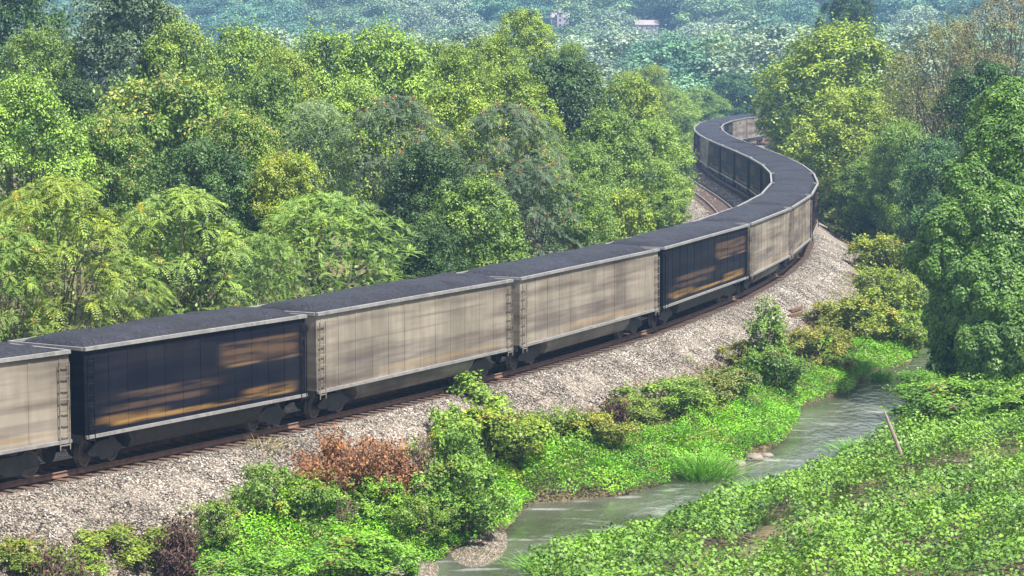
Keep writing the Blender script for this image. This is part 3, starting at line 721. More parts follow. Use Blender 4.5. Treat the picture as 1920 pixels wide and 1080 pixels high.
T = [
 # back row
 ('leafy_tree','leafy',0, 15,170,-60,190,'dk',"dark green tree cut by the top left corner of the view"),
 ('leafy_tree','leafy',1, 70,150,55,130,'md',"mid green tree below the corner tree, left of the tall grey-green one"),
 ('oak_tree','oak',0, 232,152,-25,250,'gy',"tall dark grey-green tree against the hazy hill, darkest crown at the upper left"),
 ('leafy_tree','leafy',0, 335,150,42,150,'br',"fresh green tree peeking out right of the dark grey-green crown"),
 ('leafy_tree','leafy',1, 455,156,52,170,'br',"light green tree with a pointed top, second right of the dark grey-green crown"),
 ('leafy_tree','leafy',0, 525,150,92,130,'yg',"small yellow-green crown right of the pointed light green tree"),
 ('leafy_tree','leafy',1, 615,160,62,170,'br',"bright green tree at the left end of the long even treetop"),
 ('leafy_tree','leafy',0, 720,158,52,200,'br',"broad bright green tree highest in the long even treetop"),
 ('leafy_tree','leafy',1, 800,175,80,140,'md',"mid green crown half behind the broad bright one"),
 ('leafy_tree','leafy',0, 862,168,85,130,'yg',"olive-yellow crown left of the round yellow-green treetop"),
 ('leafy_tree','leafy',1, 925,182,68,110,'yl',"golden yellow crown directly below left of the round treetop"),
 ('round_tree','maple',0, 984,205,18,95,'yg',"round yellow-green treetop standing highest over the middle of the wood"),
 ('leafy_tree','maple',1, 1070,200,80,62,'md',"small dark green knob of a treetop right of the round one"),
 ('maple_tree','maple',0, 1060,178,112,190,'dk',"broad dark green tree with scalloped leaf layers right of the golden crown"),
 ('leafy_tree','leafy',1, 960,165,130,150,'yg',"yellow-tipped tree between the golden crown and the broad dark one"),
 ('leafy_tree','leafy',0, 1180,205,138,130,'yg',"pale yellow-green tree at the right end of the wood's skyline"),
 ('leafy_tree','maple',1, 1222,250,122,60,'yg',"small thin yellow-green treetop against the pale far trees"),
 ('leafy_tree','leafy',1, 1250,235,165,90,'br',"light green tree sloping down to the far end of the train"),
 # middle rows
 ('leafy_tree','leafy',0, 45,112,145,200,'br',"rounded bright green tree at the left edge at mid height"),
 ('leafy_tree','maple',0, 140,132,150,130,'dk',"dark green tree between the left edge tree and the tan-flecked one"),
 ('seeding_tree','tan',0, 315,124,140,250,'md',"big tree flecked with tan seed clusters, below the dark grey-green crown"),
 ('seeding_tree','tan',0, 200,118,215,150,'md',"smaller tan-flecked tree at the left foot of the big one"),
 ('leafy_tree','maple',1, 385,112,265,190,'dk',"very dark green crown in the hollow below the big tan-flecked tree"),
 ('seeding_tree','tan',0, 450,120,205,140,'md',"tan-flecked tree right of the very dark hollow crown"),
 ('seeding_tree','tan',0, 535,112,285,120,'yg',"low crown with golden seed clusters above the feathery tree"),
 ('feathery_tree','locust',0, 592,125,188,130,'pa',"pale grey-green feathery tree in the middle of the wood's left half"),
 ('leafy_tree','leafy',1, 500,140,130,160,'md',"mid green tree behind the golden-seeded low crown"),
 ('leafy_tree','leafy',0, 660,140,150,150,'br',"bright green tree right of the pale feathery one"),
 ('frond_tree','frond',0, 738,124,180,200,'gy',"tree of drooping long leaves with pinkish seed bunches in the middle of the wood"),
 ('leafy_tree','leafy',1, 850,140,160,170,'yg',"yellow-green tree right of the pink-seeded long-leaved tree"),
 ('frond_tree','frond',0, 950,134,195,200,'gy',"second long-leaved tree with drooping grey-green sprays, left of the yellow streak"),
 ('leafy_tree','maple',1, 1015,150,215,90,'yl',"narrow yellow crown squeezed between the long-leaved tree and the dark maple"),
 ('leafy_tree','leafy',0, 1140,168,205,150,'md',"mid green tree below the pale yellow-green skyline tree"),
 ('leafy_tree','leafy',1, 1222,185,225,130,'br',"bright green tree leaning over the empty track at the wood's right tip"),
 ('leafy_tree','leafy',0, 1100,160,270,120,'md',"mid green tree above the low yellow bush by the train"),
 ('leafy_tree','maple',0, 800,118,270,150,'dk',"dark crown in the hollow right of the pink-seeded tree"),
 # front row along the tracks
 ('frond_tree','frond',1, 105,86,330,250,'yg',"long-leaved tree with yellow-green sprays at the left, right behind the train"),
 ('frond_tree','frond',1, 340,92,352,250,'br',"long-leaved tree topped with yellow flower bunches behind the train"),
 ('frond_tree','frond',0, 10,84,420,170,'br',"long-leaved tree with reddish seed tips cut by the left edge"),
 ('frond_tree','frond',1, 225,83,470,170,'br',"low long-leaved growth between the two large long-leaved trees"),
 ('feathery_tree','locust',0, 615,102,362,270,'br',"wide feathery light green tree overhanging the train's middle left"),
 ('feathery_tree','locust',0, 490,96,440,150,'md',"lower feathery tree left of the wide one"),
 ('leafy_tree','maple',0, 880,112,335,170,'md',"rounded mid green tree directly behind the train's middle"),
 ('leafy_tree','leafy',1, 800,106,425,140,'dk',"dark low tree between feathery and rounded trees behind the train"),
 ('frond_tree','frond',0, 1000,122,300,150,'gy',"long-leaved tree leaning right above the train's middle"),
 ('leafy_tree','leafy',0, 930,110,400,120,'br',"low bright green tree at the train's edge right of the rounded tree"),
 ('leafy_tree','leafy',1, 1075,135,340,130,'md',"low mid green tree behind the train left of the yellow bush"),
 ('yellow_bush','bush',0, 1165,148,352,110,'yg',"yellow-green bushy tree by the train where the wood ends"),
 ('leafy_tree','leafy',0, 1235,180,300,100,'br',"light green low tree at the very tip of the wood beside the pale ballast"),
 # right of the railway
 ('big_tree','leafy',0, 1570,232,45,300,'yl',"big sunlit yellow-green tree right of the train's S bend"),
 ('big_tree','leafy',1, 1595,205,168,220,'yg',"dark tree with yellow-green tips in front of the big sunlit one"),
 ('leafy_tree','leafy',0, 1500,300,95,110,'md',"mid green tree at the left flank of the big sunlit tree"),
 ('leafy_tree','leafy',1, 1525,262,205,130,'br',"bright green tree that hides the end of the train"),
 ('leafy_tree','maple',0, 1530,240,250,120,'md',"dark low tree beside the train's far right curve"),
 ('tall_tree','oak',0, 1590,330,-30,120,'dk',"tall dark tree rising behind the big sunlit one to the picture's top"),
 ('thin_tree','sparse',0, 1770,195,40,260,'ol',"thin olive tree with bare twigs right of the big sunlit tree"),
 ('thin_tree','sparse',0, 1890,180,-20,250,'bn',"brownish thin-leaved tree at the upper right edge"),
 ('thin_tree','sparse',0, 1700,210,150,170,'ol',"lower olive thin tree between the sunlit and the olive trees"),
 ('leafy_tree','maple',1, 1690,180,230,150,'md',"dark green tree in the shade above the creek's far end"),
 ('leafy_tree','leafy',0, 1640,185,290,150,'md',"dark low tree with pale bare twigs behind the bank"),
 ('leafy_tree','leafy',1, 1760,150,260,160,'bl',"blue-green tree just left of the vine-covered mass"),
 ('leafy_tree','maple',0, 1850,160,120,200,'dk',"dark crown behind the top of the vine-covered mass"),
 ('leafy_tree','maple',0, 1385,395,138,130,'bl',"dark blue-green tree behind the far end of the train"),
 ('leafy_tree','leafy',1, 1310,380,165,120,'md',"soft green tree beyond the leftmost point of the far bend"),
 ('leafy_tree','leafy',0, 1440,400,125,100,'bl',"hazy green tree right of the dark blue-green one beyond the train"),
 ('leafy_tree','leafy',1, 1265,330,172,100,'br',"light green tree just left of the train's far bend"),
]
for i, (nm, sp, va, px, Y, tp, wp, cl, lab) in enumerate(T):
    right = px > 1450 and Y < 345; beyond = Y > 345 or (px in (1265,))
    c = G[cl]; rr_ = random.Random(i + 300); k = rr_.uniform(.9, 1.12)
    tree(nm, sp, va, px, Y, tp, wp * (1.0 if right or beyond else 1.22), (c[0] * k * rr_.uniform(.94, 1.06), c[1] * k, c[2] * k), lab, group=None if (right or beyond) else WOOD, side=0 if beyond else (1 if right else -1), off_min=4.5 if right else 8.0)

# ---------------------------------------------------------------- far wooded hill
def house_depth(px, py):
    for Y in range(560, 1100, 4):
        X, _, z = at_depth(px, py, Y)
        if gz(X, Y) >= z - 1.0: return Y
    return 900
HY1, HY2 = house_depth(1050, 50), house_depth(1212, 60)
def far_woods():
    rng = np.random.default_rng(77); pts = []
    y = 430.0
    while y < 1250:
        st = 18 + (y - 430) * .004; hw = .235 * y + 12; x = -hw + rng.random() * st
        while x < hw:
            X = x + rng.uniform(-3, 3); Yv = y + rng.uniform(-4, 4); pts.append((X, Yv)); x += st * rng.uniform(.8, 1.15)
        y += st * 1.0
    P = np.array(pts)
    for hx, hy, hw in ((1050, HY1, .011), (1212, HY2, .011)):         # clearings in front of the two houses
        P = P[~((np.abs(P[:, 0] / P[:, 1] - (hx - 960) / F) < hw) & (P[:, 1] > hy - 75) & (P[:, 1] < hy + 12))]
    Z = ground_z(P[:, 0], P[:, 1])
    hgt = 13 + 8 * rng.random(len(P)) + 4 * (fbm(P[:, 0] / 60, P[:, 1] / 60, 44) - .5) * 2
    # elevation of each treetop and the skyline in front of it: how many picture rows it shows
    el = (Z + hgt - H) / P[:, 1]; az = P[:, 0] / P[:, 1]; order = np.argsort(P[:, 1]); sky_ = np.full(400, -.045); vis = np.zeros(len(P))
    for i in order:
        a0 = int((az[i] + .25) / .5 * 400); wv = max(1, int(5.0 / P[i, 1] / .5 * 400)); sl = slice(max(0, a0 - wv), min(400, a0 + wv + 1))
        if sl.start >= 400 or sl.stop <= 0: continue
        lim = min(el[i], .0215)
        vis[i] = np.clip(lim - sky_[sl], 0, .03).sum(); sky_[sl] = np.maximum(sky_[sl], el[i] - .003)
    pick = np.argsort(-vis)[:290]; rest = [i for i in np.argsort(-vis)[290:] if vis[i] > 0]
    kinds = [("haze-tinted green tree in the hazy far wood on the hill", (.12, .23, .16)), ("pale silvery green tree in the hazy far wood", (.26, .32, .24)), ("dull olive green tree in the hazy far wood", (.18, .27, .15))]  # leaf colours carry some painted haze blue besides the haze volume
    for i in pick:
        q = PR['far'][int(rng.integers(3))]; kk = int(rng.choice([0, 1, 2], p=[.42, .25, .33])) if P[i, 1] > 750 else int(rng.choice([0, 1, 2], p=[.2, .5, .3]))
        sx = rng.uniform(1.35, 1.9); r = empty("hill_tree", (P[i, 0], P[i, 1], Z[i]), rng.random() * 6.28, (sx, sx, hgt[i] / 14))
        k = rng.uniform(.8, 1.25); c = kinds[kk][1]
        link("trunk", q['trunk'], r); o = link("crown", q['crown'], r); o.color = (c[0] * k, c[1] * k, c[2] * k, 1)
        tag(r, kinds[kk][0], "tree", "far trees, " + ["haze-tinted", "silvery", "olive"][kk])
    # the remaining far crowns read as one mass
    V = []; R = []
    for i in rest:
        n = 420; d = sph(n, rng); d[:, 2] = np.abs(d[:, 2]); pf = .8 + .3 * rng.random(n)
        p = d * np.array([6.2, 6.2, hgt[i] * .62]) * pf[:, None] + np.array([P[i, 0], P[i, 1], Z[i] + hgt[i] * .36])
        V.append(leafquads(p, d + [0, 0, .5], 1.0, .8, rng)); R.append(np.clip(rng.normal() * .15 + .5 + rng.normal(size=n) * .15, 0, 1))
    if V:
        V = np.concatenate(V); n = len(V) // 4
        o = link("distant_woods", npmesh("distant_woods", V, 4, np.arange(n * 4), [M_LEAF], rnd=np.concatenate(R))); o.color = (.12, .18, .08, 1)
        tag(o, "mass of hazy treetops filling the gaps of the far hillside wood", "woods", kind="stuff")
far_woods()

# ---------------------------------------------------------------- houses on the hill
M_HWALL = simple("house_wall", [(.3, (.36, .34, .37)), (.7, (.48, .45, .48))], 1, .8, 0)
M_HROOF = simple("house_roof", [(.3, (.22, .18, .20)), (.7, (.32, .27, .30))], 1, .8, 0)
M_GLASS, _nd, _lk, _b = mat("window_glass"); _b.inputs[0].default_value = (.05, .06, .09, 1); _b.inputs["Roughness"].default_value = .1
def gable(mb, x0, x1, y0, y1, z, h, ov=.4):
    ym = (y0 + y1) / 2
    mb.add([(x0 - ov, y0 - ov, z), (x1 + ov, y0 - ov, z), (x1 + ov, y1 + ov, z), (x0 - ov, y1 + ov, z), (x0 - ov, ym, z + h), (x1 + ov, ym, z + h)], [(0, 1, 5, 4), (2, 3, 4, 5), (0, 4, 3), (1, 2, 5), (0, 3, 2, 1)])
def house(px, py, Y, W, D, ht, label, tower, sc=.62):
    X, _, z = at_depth(px, py, Y); r = empty("hill_house", (X, Y, z), 0, (sc, sc, sc)); tag(r, label, "house")
    b = MB(); b.box((0, 0, ht / 2 - 4), (W, D, ht + 8)); b.build("wall", M_HWALL, r)
    ro = MB(); gable(ro, -W / 2, W / 2, -D / 2, D / 2, ht, 2.6); ro.build("roof", M_HROOF, r)
    if tower:
        t = MB(); t.box((0, -D / 2 - .6, ht * .5 + 1.3), (3.4, 3, ht + 2.6)); t.build("dormer_wall", M_HWALL, r)
        t = MB(); t.add([(-2.1, -D / 2 - 2.5, ht + 2.6), (2.1, -D / 2 - 2.5, ht + 2.6), (2.1, -D / 2 + 1.3, ht + 2.6), (-2.1, -D / 2 + 1.3, ht + 2.6), (0, -D / 2 - .6, ht + 5.4)], [(0, 1, 4), (1, 2, 4), (2, 3, 4), (3, 0, 4), (3, 2, 1, 0)]); t.build("tower_roof", M_HROOF, r)
    n = int(W // 2.2)
    for k in range(n):
        x = -W / 2 + 1.1 + k * (W - 2.2) / max(n - 1, 1)
        for zz in ([1.6, 4.4] if ht > 5 else [1.6]):
            if tower and abs(x) < 1.9: continue
            q = MB(); q.box((x, -D / 2 - .03, zz), (.9, .08, 1.4)); q.build("window", M_GLASS, r)
    if tower:
        for zz in (1.8, 4.6, 7.0):
            q = MB(); q.box((0, -D / 2 - 2.12, zz), (1.1, .08, 1.3)); q.build("window", M_GLASS, r)
house(1050, 54, HY1, 9.5, 8, 6, "small white gabled house with a little tower among the far hazy trees", True)
house(1212, 58, HY2, 12, 7, 3.2, "low pinkish-roofed house with only its roof clear of the far trees", False)

# ---------------------------------------------------------------- vine covered mass on the right
def vines():
    rng = np.random.default_rng(9)
    #   px, py, Y, rx, ry, rz (metres)
    E_ = [(1905,225,112,1.7,2.0,1.6),(1880,300,111,1.9,2.2,2.0),(1935,330,110,2.4,2.4,2.8),(1840,370,110,1.5,1.8,1.6),(1800,430,109,1.4,1.8,1.5),
          (1870,440,108,2.0,2.2,2.2),(1930,480,108,2.2,2.4,2.6),(1785,510,108,1.1,1.5,1.4),(1790,590,108,1.05,1.4,1.9),(1850,560,106.5,1.7,2.0,2.3),
          (1800,660,108,.8,1.2,1.3),(1900,600,106,1.8,2.0,2.3),(1860,655,105.5,1.5,1.8,1.7),(1935,650,105,1.9,2.0,2.0),(1960,250,112,2.0,2.4,2.6),(1990,420,110,2.4,2.4,3.4),(1990,600,108,2.4,2.4,3.2),
          (1815,340,112,1.0,1.2,1.0),(1770,455,110,.9,1.2,.9),(1860,215,114,.9,1.1,.8),(1745,485,110,.8,1.0,.6)]
    c = []; r = []
    for px, py, Y, a, b, d in E_:
        c.append(at_depth(px, py, Y)); r.append((a, b, d))
    c = np.array(c); r = np.array(r); V = []; R = []
    nb = len(c); sc_, sr_ = [], []
    for k in range(nb):
        m_ = int(10 + 7 * r[k].sum()); d = sph(m_, rng); d[:, 1] = -np.abs(d[:, 1]); p = c[k] + d * r[k] * (.90 + .10 * rng.random((m_, 1)))
        ok = np.ones(m_, bool)
        for j in range(nb):
            if j != k: ok &= (((p - c[j]) / r[j]) ** 2).sum(1) > .8
        q = .22 + .30 * rng.random((ok.sum(), 1)); sc_.append(p[ok]); sr_.append(q * np.array([1, 1, 1.25]))
    c = np.concatenate([c] + sc_); r = np.concatenate([r] + sr_)
    for layer, (sc, dens, size) in enumerate(((1.0, 230, .14), (.9, 70, .17), (1.07, 40, .13))):
        for k in range(len(c)):
            A = 4 * PI * ((r[k][0] * r[k][1]) ** 1.6 / 3 + (r[k][0] * r[k][2]) ** 1.6 / 3 + (r[k][1] * r[k][2]) ** 1.6 / 3) ** (1 / 1.6)
            n = int(A * dens * .75); d = sph(n, rng); d[:, 1] = -np.abs(d[:, 1]) * np.where(rng.random(n) < .8, 1, -1)
            bm = .17 * (fbm(d[:, 0] * 3 + k * 5 + d[:, 1] * 2, d[:, 2] * 3 + k, 61, 3) - .5) * 2 + .05 * (vnoise(d[:, 0] * 9 + k, d[:, 2] * 9, 66) - .5) * 2
            P = c[k] + d * r[k] * (sc + bm)[:, None]
            keep = np.ones(n, bool)
            if layer == 0 and k < nb: keep &= fbm(d[:, 0] * 2.3 + k * 3, d[:, 2] * 2.3 + d[:, 1], 68, 2) > .30
            hz = rng.normal() * .1
            for j in range(nb):
                if j != k: keep &= (((P - c[j]) / r[j]) ** 2).sum(1) > .72
            P = P[keep]; dd = unit(d[keep] / r[k]); n = len(P)
            V.append(leafquads(P, unit(dd + [0, 0, .35] + rng.normal(size=(n, 3)) * .33), size, .8, rng, .8, .1)); R.append(np.clip(.5 + hz + rng.normal(size=n) * .2, 0, 1))
    # trailing strands that hang over the creek
    for q in range(34):
        px = rng.uniform(1745, 1800); X, Y, z = at_depth(px, rng.uniform(600, 700), 106.5); n = 40
        t = np.linspace(0, 1, n); P = np.stack([X + .1 * np.sin(t * 7 + q), np.full(n, Y) + rng.uniform(-.4, .4), z - t * rng.uniform(.5, 1.3)], 1) + rng.normal(size=(n, 3)) * .05
        V.append(leafquads(P, unit(rng.normal(size=(n, 3)) + [0, -1, .2]), .17, .8, rng, 1)); R.append(np.clip(.45 + rng.normal(size=n) * .15, 0, 1))
    V = np.concatenate(V); n = len(V) // 4
    X0, Y0 = at_depth(1880, 700, 108)[:2]; g = gz(X0, Y0)
    root = empty("vine_covered_tree", (X0, Y0, g)); tag(root, "tall tree wholly draped in green climbing vine at the right edge above the creek", "tree")
    V = V - np.array([X0, Y0, g]); o = link("crown", npmesh("crown", V, 4, np.arange(n * 4), [M_LEAF], rnd=np.concatenate(R)), root); o.color = (.095, .185, .034, 1)
    mb = MB(); pr = random.Random(4)
    top = Vector(tuple(c[3])) - Vector((X0, Y0, g)); limb(mb, (0, 0, -.5), Vector(tuple(c[1])) - Vector((X0, Y0, g)), .4, .12, pr, 7, .05, 9)
    for k in (3, 4, 5, 7, 9, 11, 14, 2): limb(mb, (0, 0, 2.5), Vector(tuple(c[k])) - Vector((X0, Y0, g)), .16, .04, pr)
    mb.build("trunk", M_BARK, root)
vines()

# ---------------------------------------------------------------- ground cover
def cover_mesh(name, poly_px, zref, n, size, col, label, cat, seed, hfun, lw=.7, down=0, patch=None, poly=None, hmul=None, cond=None):
    rng = np.random.default_rng(seed)
    pl = poly or [unproj(a, b, zref) for a, b in poly_px]
    p = np.array(pl); x0, y0 = p.min(0); x1, y1 = p.max(0); X = []; Y = []; got = 0
    while got < n:
        x = x0 + (x1 - x0) * rng.random(n * 2); y = y0 + (y1 - y0) * rng.random(n * 2)
        k = in_poly(x, y, pl)
        k &= rng.random(len(x)) < np.clip((95 / np.maximum(y, 40)) ** 1.2, .15, 1)
        if cond is not None: k &= cond(x, y)
        if patch: k &= fbm(x / patch[0], y / patch[0], patch[2]) > patch[1] - .12 * rng.random(len(x))
        X.append(x[k]); Y.append(y[k]); got += k.sum()
        if k.sum() == 0: break
    x = np.concatenate(X)[:n]; y = np.concatenate(Y)[:n]; m = len(x)
    h, gx, gy = hfun(x, y)
    if hmul is not None:
        q = (h - h.min()) / (h.max() - h.min()); kp = rng.random(m) < .35 + 1.3 * q; x, y, h, gx, gy = x[kp], y[kp], h[kp], gx[kp], gy[kp]; m = len(x); h = h * hmul(x, y)
    z = ground_z(x, y); dt_ = sdist(x, y, TRACK); z = np.where((dt_ > 0) & (dt_ < 5.6), np.maximum(z, bed_z(dt_) + .02), z)
    lift = rng.random(m) ** .6
    P = np.stack([x, y, z + h * (.45 + .55 * lift)], 1)
    N = unit(np.stack([-gx * .9, -gy * .9, np.ones(m)], 1) + rng.normal(size=(m, 3)) * .38)
    V = leafquads(P, N, size, lw, rng, down)
    hue = (fbm(x / 1.3, y / 1.3, seed + 9) - .5) * 1.1; size = size * (.75 + .7 * vnoise(x / 1.1, y / 1.1, seed + 17))
    o = link(name, npmesh(name, V, 4, np.arange(m * 4), [M_LEAF], rnd=np.clip(.5 + hue + rng.normal(size=m) * .17, 0, 1))); o.color = (*col, 1)
    tag(o, label, cat, kind="stuff"); return o
def mounds(a, s1, s2, seed, base=.1):
    def f(x, y):
        def hh(x, y):
            q = vnoise(x / s1, y / s1, seed); r = vnoise(x / s2, y / s2, seed + 3)
            return base + a * (q ** 1.3 * .75 + .42 * r + .12 * vnoise(x / s2 * 2.6, y / s2 * 2.6, seed + 5))
        h = hh(x, y); e = .15
        return h, (hh(x + e, y) - h) / e, (hh(x, y + e) - h) / e
    return f
# far-side (camera side) bank: kudzu
KUD = [unproj(a, b, -2.4) for a, b in ((985,1130),(1010,1050),(1150,1020),(1240,965),(1330,945),(1460,880),(1560,825),(1690,805),(1685,725),(1780,660),(2010,640))]
KUD += [(24, 66), (20, 52), (2, 60)]
def past_right(x, y): return sdist(x, y, RB) > -.15
def path_free(x, y):
    d = np.abs(sdist(x, y, [unproj(a, b, -1.9) for a, b in ((1330,1090),(1460,1020),(1560,985),(1680,935),(1800,885),(1930,850))])) - .9 * (fbm(x / 1.3, y / 1.3, 90) - .3)
    r = np.random.default_rng(1).random(len(x))
    return (sdist(x, y, RB) > -.15) & (((d > .6) | (r < .05)) & (fbm(x / .9, y / .9, 95) > .22))
cover_mesh("vine_ground_cover", None, 0, 190000, .115, (.125, .235, .032), "lush low vine leaves covering the near creek bank in soft mounds", "ground cover", 12, mounds(1.55, 1.75, .6, 70), poly=KUD, lw=.85, hmul=lambda x, y: np.clip(.25 + sdist(x, y, RB) / 3.5, .25, 1), cond=path_free)
# bright waterside plants on the track side
def left_band(a, b): return lambda x, y: (sdist(x, y, LB) < a) & (sdist(x, y, LB) > -b - 1.4 * fbm(x / 3, y / 3, 93)) & (sdist(x, y, TRACK) > 5.6)
LBP = [unproj(a, b, -3.0) for a, b in ((300,1120),(330,1030),(600,1000),(900,880),(1160,760),(1400,640),(1560,590),(1730,560),(1800,600),(1790,700),(1650,730),(1500,850),(1300,930),(1000,1000),(800,1100),(700,1140))]
cover_mesh("waterside_plants", None, 0, 135000, .10, (.155, .36, .025), "vivid green leafy waterside plants carpeting the far edge of the creek", "ground cover", 13, mounds(.8, 1.4, .45, 73), poly=LBP, lw=.5, cond=left_band(.38, 2.4))
# rough weeds between ballast and creek
MIDP = [tuple(float(v) for v in track_at(s, 2.7)[:2]) for s in np.arange(s_of_Y(60), s_of_Y(230), 4)]
MIDP += [(40, 225), (34, 165)] + [q for q in LB[::-1] if 62 < q[1] < 150]
cover_mesh("bank_weeds", None, 0, 80000, .11, (.19, .23, .045), "tangled olive and green weeds on the slope between the ballast and the creek", "weeds", 14, mounds(.8, 1.3, .45, 76, .05), poly=MIDP, patch=(1.6, .40, 80), lw=.45, cond=lambda x, y: sdist(x, y, TRACK) > 4.7 + 1.0 * fbm(x / 1.5, y / 1.5, 81))
cover_mesh("dry_weeds", None, 0, 45000, .13, (.24, .14, .09), "dry reddish brown stems and leaves along the foot of the ballast", "weeds", 15, mounds(.45, 1.1, .4, 77, .03), poly=MIDP, patch=(2.3, .46, 84), lw=.3, cond=lambda x, y: sdist(x, y, TRACK) > 3.2 + 1.7 * fbm(x / 1.2, y / 1.2, 82))
cover_mesh("creeping_weeds", None, 0, 30000, .12, (.15, .20, .05), "sparse green weeds creeping up the lower ballast slope", "weeds", 19, mounds(.35, 1.1, .4, 74, .03), poly=MIDP, patch=(1.9, .52, 86), lw=.4, cond=lambda x, y: sdist(x, y, TRACK) > 2.7 + 2.2 * fbm(x / 1.4, y / 1.4, 88))
# undergrowth at the foot of the wood and right of the far track
LEFTP = [tuple(float(v) for v in track_at(s, -8.0)[:2]) for s in np.arange(s_of_Y(70), s_of_Y(330), 4)] + [tuple(float(v) for v in track_at(s, -19)[:2]) for s in np.arange(s_of_Y(330), s_of_Y(70), -4)]
cover_mesh("wood_undergrowth", None, 0, 65000, .22, (.10, .17, .04), "dense undergrowth along the edge of the wood behind the tracks", "undergrowth", 16, mounds(1.5, 2.2, .8, 78, .1), poly=LEFTP)
RIGHTP = [tuple(float(v) for v in track_at(s, 4.6)[:2]) for s in np.arange(s_of_Y(165), s_of_Y(340), 4)] + [(70, 330), (60, 200), (33, 150)]
cover_mesh("bank_undergrowth", None, 0, 70000, .16, (.17, .26, .05), "green undergrowth below the trees right of the railway", "undergrowth", 17, mounds(1.3, 2.4, .8, 79, .1), poly=RIGHTP, cond=lambda x, y: sdist(x, y, TRACK) > 4.6)

